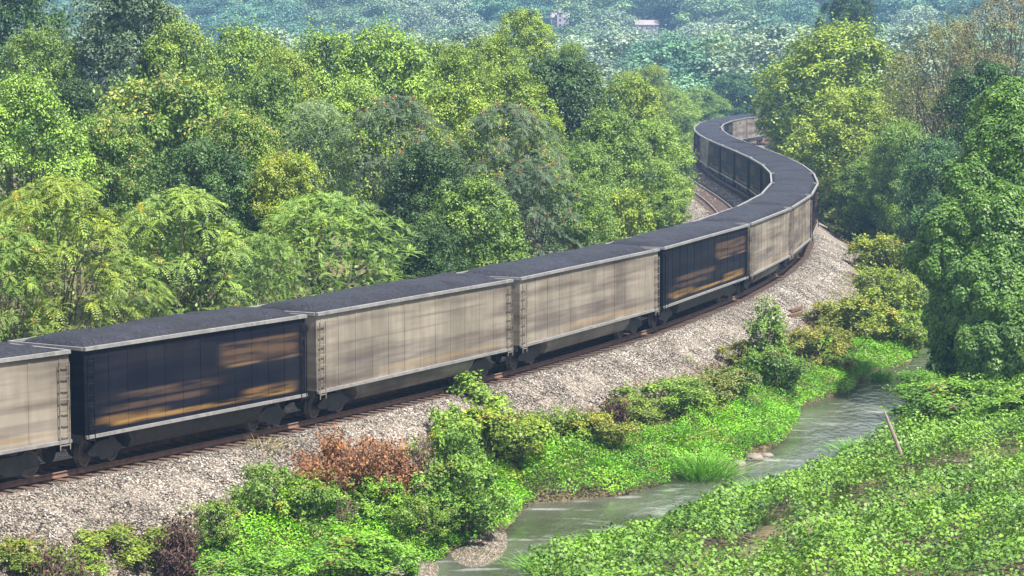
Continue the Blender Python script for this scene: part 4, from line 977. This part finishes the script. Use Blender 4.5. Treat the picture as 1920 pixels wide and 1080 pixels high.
# ---------------------------------------------------------------- shrubs, one by one
def bush(name, sp, var, px, py, top, wpx, col, label, z=None, cat="shrub", group=None):
    """bush standing on the ground seen at px, py"""
    zz = -2.4
    for _ in range(4): X, Y = unproj(px, py, zz); zz = gz(X, Y)
    X, Y = unproj(px, py, zz); zt = at_depth(px, top, Y)[2]; p = PR[sp][var % len(PR[sp])]; h = max(zt - zz, .4); wd = wpx * Y / F * 1.25
    r = empty(name, (X, Y, zz), random.Random(px).random() * 6.28, (wd / p['W'], wd / p['W'], h / p['H']))
    link("stems", p['trunk'], r); c = link("foliage", p['crown'], r); c.color = (col[0] * 1.55, col[1] * 1.45, col[2] * 1.5, 1); tag(r, label, cat, group); return r
BG = "shrubs on the bank between ballast and creek"
B = [
 ('leafy_shrub','bush',1, 905,900,765,190,(.13,.19,.022),"big yellow-green shrub in the middle of the bank, wider than its neighbours"),
 ('young_tree','sprout',0, 882,860,700,125,(.12,.20,.03),"upright leafy shoot standing above the big yellow-green shrub"),
 ('leafy_shrub','bush',0, 840,950,790,130,(.085,.16,.025),"green shrub at the left side of the big yellow-green one"),
 ('leafy_shrub','bush',1, 870,990,865,150,(.09,.17,.025),"green shrub leaning over the gravel spit in the creek"),
 ('leafy_shrub','bush',0, 1040,870,765,130,(.095,.15,.025),"shrub with red-tinged underside right of the big yellow-green one"),
 ('leafy_shrub','bush',1, 1120,850,775,120,(.15,.17,.024),"yellow-orange tipped shrub above the bright waterside plants"),
 ('leafy_shrub','bush',0, 1250,790,708,160,(.10,.17,.025),"mid green shrub just below the ballast at the middle of the bank"),
 ('leafy_shrub','bush',0, 510,990,870,130,(.09,.16,.024),"green shrub left of the rust-brown dead bush"),
 ('leafy_shrub','bush',1, 560,1010,900,120,(.10,.18,.024),"light green shrub in front of the rust-brown dead bush"),
 ('leafy_shrub','bush',0, 690,990,895,130,(.10,.19,.022),"bright green broad-leaved shrub growing under the dead bush's right side"),
 ('leafy_shrub','bush',1, 405,1020,940,80,(.10,.16,.03),"small green bush between two patches of purple-brown brush"),
 ('leafy_shrub','bush',0, 200,1070,985,190,(.11,.155,.022),"olive-yellow shrub low in the left corner beside the ballast"),
 ('leafy_shrub','bush',1, 285,1100,1020,200,(.10,.18,.024),"bright green shrub cut by the lower edge left of the middle"),
 ('leafy_shrub','bush',1, 30,1100,1010,130,(.11,.14,.024),"yellowish bush in the lower left corner"),
 ('leafy_shrub','bush',0, 480,1110,1040,190,(.095,.20,.022),"vivid green low mound of plants at the lower edge"),
 ('leafy_shrub','bush',1, 690,1085,1005,190,(.095,.20,.022),"vivid green mound where the creek meets the lower edge"),
 ('slender_tree','sprout',0, 1437,720,560,70,(.10,.17,.03),"slender young tree standing alone at the ballast edge"),
 ('leafy_shrub','bush',1, 1455,740,650,110,(.085,.15,.03),"green bush at the foot of the slender young tree"),
 ('leafy_shrub','bush',0, 1530,690,610,120,(.14,.15,.03),"olive-brown shrub right of the slender young tree"),
 ('leafy_shrub','bush',1, 1600,640,560,130,(.13,.16,.028),"yellowish shrub above the bright plants by the discarded sleepers"),
 ('leafy_shrub','bush',0, 1670,600,500,130,(.13,.18,.025),"yellow-green shrub at the right edge of the ballast"),
 ('leafy_shrub','bush',1, 1665,520,440,120,(.15,.19,.025),"pale yellow-green shrub up the bank beside the ballast bend"),
 ('leafy_shrub','bush',0, 1610,450,385,130,(.12,.15,.03),"green and tan shrub right below the outside of the train's bend"),
 ('leafy_shrub','bush',1, 1700,590,510,90,(.08,.13,.03),"darker shrub close to the vine-covered tree's left side"),
 ('leafy_shrub','bush',0, 1575,410,355,100,(.10,.11,.035),"small brownish bush against the train's outer curve"),
 ('leafy_shrub','bush',1, 1360,770,690,120,(.09,.12,.035),"dull green shrub mixed with bare red stems"),
 ('leafy_shrub','bush',1, 850,880,765,130,(.10,.175,.026),"green shrub hiding the foot of the tall leafy shoot"),
 ('leafy_shrub','bush',0, 960,880,775,120,(.14,.19,.022),"yellow-tipped shrub filling the gap right of the big yellow-green one"),
 ('leafy_shrub','bush',1, 1190,800,745,110,(.11,.16,.026),"low green shrub left of the mid-bank shrub below the ballast"),
 ('leafy_shrub','bush',0, 1310,770,700,110,(.12,.14,.035),"olive shrub between the mid-bank shrub and the bare red stems"),
 ('leafy_shrub','bush',1, 610,960,880,130,(.11,.17,.024),"green shrub growing up through the left side of the rust-brown bush"),
 ('leafy_shrub','bush',0, 790,1010,930,110,(.10,.17,.024),"small green shrub under the thin bare brown stems"),
 ('leafy_shrub','bush',1, 1400,700,640,80,(.13,.16,.03),"small yellowish shrub just left of the slender young tree's crown"),
 ('leafy_shrub','bush',0, 1560,620,565,100,(.13,.14,.035),"tan-green shrub touching the discarded sleepers"),
 ('leafy_shrub','bush',1, 1700,660,585,110,(.12,.18,.028),"light green shrub above the creek's far end"),
 ('leafy_shrub','bush',0, 1640,400,345,120,(.10,.15,.035),"green shrub right of the brownish bush at the outer curve"),
 ('leafy_shrub','bush',0, 120,1100,1030,150,(.11,.17,.024),"green bush on the lower edge left of the olive-yellow shrub"),
 ('vine_mound','bush',1, 1800,800,715,210,(.085,.17,.022),"rounded mound of vines at the foot of the draped tree"),
 ('vine_mound','bush',0, 1740,760,695,120,(.08,.18,.02),"dark-edged leafy mound jutting into the creek"),
 ('vine_mound','bush',1, 1900,800,735,190,(.085,.17,.022),"vine mound on the right edge below the draped tree"),
]
for q in B: bush(*q, group=None if q[0] == 'vine_mound' else BG)
for px, py, top, wp, lab in ((1215,430,385,70,"reddish dry bush where the wood meets the pale ballast"), (1255,420,390,50,"small pinkish dry bush beside the empty track")):
    bush('dry_bush', 'bush', 0, px, py, top, wp, (.2, .09, .06), lab)
def dead_bush(px, py, top, wpx, label, leafm, nl, nst, name="dead_bush", lsz=.13, seed=1):
    rng = np.random.default_rng(seed); pr = random.Random(seed); zz = -2.3
    for _ in range(4): X, Y = unproj(px, py, zz); zz = gz(X, Y)
    h = at_depth(px, top, Y)[2] - zz; wd = wpx * Y / F / 2; root = empty(name, (X, Y, zz)); tag(root, label, "dead shrub")
    mb = MB(); V = []; R = []
    for k in range(nst):
        an = pr.random() * 6.28; r = wd * pr.random() ** .6; e = Vector((math.cos(an) * r, math.sin(an) * r, h * pr.uniform(.55, 1.02) * (1 - .35 * (r / wd) ** 2)))
        b = Vector((pr.uniform(-.3, .3) * wd, pr.uniform(-.3, .3) * wd, -.1)); limb(mb, b, e, .022, .006, pr, 5, .15, 4)
        for q in range(3):
            t = pr.uniform(.4, .95); p0 = b.lerp(e, t); limb(mb, p0, p0 + Vector((pr.uniform(-.4, .4), pr.uniform(-.4, .4), pr.uniform(0, .4))) * h * .4, .01, .004, pr, 3, .1, 3)
        if nl:
            n = nl; t = .35 + .65 * rng.random(n) ** .7; P = np.array(b)[None] * (1 - t)[:, None] + np.array(e)[None] * t[:, None] + rng.normal(size=(n, 3)) * .13
            V.append(leafquads(P, sph(n, rng), lsz, .5, rng, .6, .3)); R.append(np.clip(.5 + rng.normal() * .1 + rng.normal(size=n) * .2, 0, 1))
    mb.build("stems", M_TWIG, root)
    if V:
        V = np.concatenate(V); n = len(V) // 4; link("dead_leaves", npmesh("dead_leaves", V, 4, np.arange(n * 4), [leafm], rnd=np.concatenate(R)), root)
M_PURP = leafmat("purple_brown_leaf", (.085, .045, .045), .1, rough=.9)
M_PINKB = leafmat("faded_brown_leaf", (.26, .16, .11), .1, rough=.9)
dead_bush(650, 960, 800, 230, "large rust-brown dead bush with curled leaves in the lower middle left", M_DEAD, 130, 60, seed=3)
dead_bush(735, 940, 825, 120, "smaller rust-brown dead bush beside the large one", M_DEAD, 110, 34, seed=4)
dead_bush(785, 960, 790, 90, "thin bare brown stems left of the tall leafy shoot", M_PINKB, 14, 34, seed=5, name="bare_brush")
dead_bush(330, 1030, 955, 110, "purple-brown dead brush at the ballast foot, lower left", M_PURP, 70, 50, seed=6, name="dead_brush")
dead_bush(450, 1060, 985, 100, "purple-brown dead brush right of the small green bush", M_PURP, 70, 50, seed=7, name="dead_brush")
dead_bush(110, 1060, 1005, 150, "low purple-brown brush near the lower left corner", M_PURP, 50, 50, seed=8, name="dead_brush")
dead_bush(1345, 740, 665, 90, "bare reddish stems standing on the bank left of the slender young tree", M_PINKB, 8, 36, seed=9, name="bare_brush")
dead_bush(1510, 690, 640, 50, "small orange-brown dead bush right of the slender young tree", M_PINKB, 60, 24, seed=10)
dead_bush(1150, 765, 735, 60, "dark little dead bush on the ballast slope", M_PURP, 40, 24, seed=11)
dead_bush(1705, 470, 425, 60, "reddish-leaved sprig in front of the dark gap left of the draped tree", M_DEAD, 60, 20, seed=12)
dead_bush(650, 1000, 920, 60, "tangle of dead brown stems under the rust-brown bush", M_TWIG, 0, 30, seed=13, name="bare_brush")

# ---------------------------------------------------------------- tall grass clumps at the water
def grass_clump(px, py, hgt, wid, nb, label, seed, col=(.075, .20, .02)):
    rng = np.random.default_rng(seed); zz = WZ + .1
    for _ in range(3): X, Y = unproj(px, py, zz); zz = max(gz(X, Y), WZ)
    n = nb; base = rng.normal(size=(n, 2)) * wid * .33; d = unit(np.concatenate([base / wid * 1.3 + rng.normal(size=(n, 2)) * .35, np.ones((n, 1)) * 1.1], 1))
    L = hgt * (.6 + .5 * rng.random(n)); seg = 4; bw = .014 + .01 * rng.random(n); V = np.zeros((n, seg + 1, 2, 3))
    sd_ = unit(np.cross(d, [0, 0, 1.0]) + rng.normal(size=(n, 3)) * .3)
    for k in range(seg + 1):
        t = k / seg; p = np.concatenate([base, np.zeros((n, 1))], 1) + d * (L * t)[:, None]
        p[:, :2] += d[:, :2] * (L * t * t * .7)[:, None]; p[:, 2] -= L * t * t * .22
        wv = (bw * (1 - t * .9))[:, None]; V[:, k, 0] = p - sd_ * wv; V[:, k, 1] = p + sd_ * wv
    i = np.arange(n)[:, None] * (seg + 1) * 2 + np.arange(seg)[None] * 2; idx = np.stack([i, i + 1, i + 3, i + 2], -1).reshape(-1)
    o = link("grass_clump", npmesh("grass_clump", V.reshape(-1, 3), 4, idx, [M_LEAF], rnd=np.repeat(np.clip(.5 + rng.normal(size=n) * .2, 0, 1), seg))); o.location = (X, Y, zz); o.color = (*col, 1)
    tag(o, label, "grass clump", "grass clumps on the creek banks")
for k, q in enumerate([(1315,885,1.3,1.5,700,"big arching grass clump hanging over the water from the far bank"), (1340,985,.9,1.3,420,"grass clump on the near bank opposite the big arching one"),
     (1435,925,.8,1.0,300,"short reedy tuft at the near water edge, next right of the near bank clump"), (1610,850,.85,1.2,380,"reedy clump at the near water edge left of the leaning post"),
     (1030,1075,.8,1.2,380,"grass clump at the lower edge where the near bank begins"), (1130,1055,.7,.9,240,"small tuft next to the lower edge clump, on its right"),
     (1600,700,1.2,1.1,420,"tall grass clump on the far bank below the olive shrubs"), (1650,712,.9,.8,220,"smaller grass tuft dipping into the water right of the tall clump"),
     (1250,865,1.0,1.1,320,"grass clump left of the big arching one"), (490,1000,.9,.6,120,"straw-coloured grass blades in front of the left green shrub")]):
    grass_clump(*q[:5], q[5], 50 + k, col=(.3, .24, .10) if 'straw' in q[5] else (.14, .32, .035))

rg = random.Random(8)
for k, (px, py, where) in enumerate([(1240,1040,"low in the vines right of the lower edge clump"),(1420,990,"above the bare soil path near its lower end"),(1580,930,"half way up the bare soil path"),(1500,1050,"in the vines at the lower edge"),(1760,960,"in the vines below the pale stone, to its right"),(1850,790,"between the vine mounds and the leaning post"),(1890,1010,"in the lower right corner of the vines"),(1640,1040,"in the vines at the lower edge right of the middle")]):
    grass_clump(px, py, .75 + .3 * rg.random(), .9, 130, "sparse grass blades " + where, 80 + k, col=(.16, .26, .05))
# ---------------------------------------------------------------- small things
M_WOODP = simple("weathered_wood", [(.3, (.16, .12, .10)), (.7, (.38, .31, .27))], 5, .9, .5, (4, 4, .6))
def post():
    zz = -2.0
    for _ in range(3): X, Y = unproj(1722, 862, zz); zz = gz(X, Y)
    X, Y = unproj(1722, 862, zz + .9); tp = Vector(at_depth(1657, 768, Y)); b = Vector((X, Y, zz - .4)); mb = MB(); pts = [b.lerp(tp, t) for t in (0, .3, .6, .8, .93, 1)]
    mb.tube([p - b for p in pts], [.09, .08, .07, .065, .045, .012], 9); o = mb.build("broken_post", M_WOODP); o.location = b
    tag(o, "weathered broken wooden post leaning left over the vines by the creek", "post")
post()
def beams():
    mb = None
    for k, (a, b_, lab) in enumerate((((1470,590), (1512,575), "upper of two discarded wooden sleepers lying on the ballast shoulder"), ((1476,597), (1505,588), "lower and shorter of two discarded wooden sleepers on the ballast shoulder"))):
        zz = -.9; P = []
        for q in (a, b_):
            for z in (-.6,): 
                zc = z
                for _ in range(8):
                    X, Y = unproj(q[0], q[1], zc); d = float(sdist([X], [Y], TRACK)[0]); zc = .5 * zc + .5 * float(bed_z(np.array([d]))[0])
                P.append(Vector((X, Y, zc)))
        c = (P[0] + P[1]) / 2; d = P[1] - P[0]; a_ = math.atan2(d.y, d.x); mb = MB(); L = min(max(d.length, 1.2), 2.6); M = Matrix.Rotation(a_, 3, 'Z') @ Matrix.Rotation(-math.atan2(d.z, math.hypot(d.x, d.y)), 3, 'Y')
        mb.box((0, 0, 0), (L, .22, .16), M=M); o = mb.build("discarded_sleeper", simple("old_sleeper", [(.3, (.08, .045, .03)), (.7, (.17, .10, .07))], 4, .9, .5)); o.location = c + Vector((0, 0, .07)); tag(o, lab, "sleeper")
beams()
M_ROCK = simple("creek_rock", [(.3, (.09, .08, .065)), (.7, (.24, .215, .18))], 3, .85, .5)
def rock(px, py, r, label, seed, squash=.55):
    rng = np.random.default_rng(seed); zz = WZ
    for _ in range(3): X, Y = unproj(px, py, zz); zz = max(gz(X, Y), WZ)
    bm_ = __import__('bmesh').new(); __import__('bmesh').ops.create_icosphere(bm_, subdivisions=3, radius=r)
    for v in bm_.verts:
        n = float(fbm(np.array([v.co.x / r * 1.4 + seed]), np.array([v.co.y / r * 1.4 + v.co.z / r]), seed)[0]); v.co *= .7 + .6 * n; v.co.z *= squash
    me = bpy.data.meshes.new("rock"); bm_.to_mesh(me); bm_.free(); me.materials.append(M_ROCK); o = link("rock", me); o.location = (X, Y, zz + .03); tag(o, label, "rock", "stones in and by the creek")
for k, q in enumerate([(1412,862,.42,"pale flat rock at the water's edge right of the big arching grass clump"), (1437,856,.25,"smaller pale rock just right of the flat one at the water's edge"), (1385,872,.3,"rock partly under the arching grass at the water's edge"), (1660,958,.3,"pale stone lying among vines on the near bank"), (760,1072,.4,"grey stone at the lower edge in the gravel of the creek"), (820,1040,.22,"small stone in the shallow creek below the leaning green shrub")]):
    rock(*q, seed=k + 3)
def gravel_bar(px, py, a, b_, label, seed):
    rng = np.random.default_rng(seed); X, Y = unproj(px, py, WZ); n = 9000
    an = rng.random(n) * 6.28; r = rng.random(n) ** .5; x = np.cos(an) * r * a; y = np.sin(an) * r * b_; z = .16 * (1 - r ** 2) * (1 + .5 * rng.random(n)) - .03
    base = np.array([(1, 0, 0), (-.5, .87, 0), (-.5, -.87, 0), (0, 0, .7)]); s = .035 * (.5 + rng.random((n, 1, 1)))
    V = (np.stack([x, y, z], 1)[:, None] + base[None] * s * (1 + .5 * rng.random((n, 4, 1)))).reshape(-1, 3); tri = np.array([(0, 1, 3), (1, 2, 3), (2, 0, 3)])
    m, nd, lk, b = mat("creek_gravel"); at = nd.new("ShaderNodeAttribute"); at.attribute_name = "rnd"; rp = ramp(nd, [(0, (.045, .04, .03)), (.6, (.12, .10, .075)), (1, (.28, .24, .19))]); lk.new(at.outputs["Fac"], rp.inputs[0]); lk.new(rp.outputs[0], b.inputs[0]); b.inputs["Roughness"].default_value = .7
    o = link("gravel_bar", npmesh("gravel_bar", V, 3, (np.arange(n)[:, None, None] * 4 + tri[None]).reshape(-1), [m], rnd=np.repeat(rng.random(n), 3))); o.location = (X, Y, WZ)
    tag(o, label, "gravel", kind="stuff")
gravel_bar(895, 1015, 1.0, 4.0, "low gravel spit reaching into the creek under the leaning shrub", 1)
gravel_bar(745, 1072, 1.3, 3.2, "gravel shallows of the creek at the lower edge", 2)

# ---------------------------------------------------------------- haze in the valley air
def haze():
    mb = MB(); mb.box((0, 820, 56), (1500, 2100, 144))
    m = bpy.data.materials.new("haze"); m.use_nodes = True; nd = m.node_tree.nodes; nd.clear()
    o_ = nd.new("ShaderNodeOutputMaterial"); v = nd.new("ShaderNodeVolumePrincipled")
    v.inputs["Color"].default_value = (.30, .56, 1.0, 1); v.inputs["Density"].default_value = .00033; v.inputs["Anisotropy"].default_value = 0
    m.node_tree.links.new(v.outputs[0], o_.inputs["Volume"])
    o = mb.build("haze", m); tag(o, "pale blue haze filling the valley air", "haze", kind="stuff")
haze()
print("houses", HY1, HY2, "objects", len(bpy.data.objects), "polys", sum(len(m.polygons) for m in bpy.data.meshes))
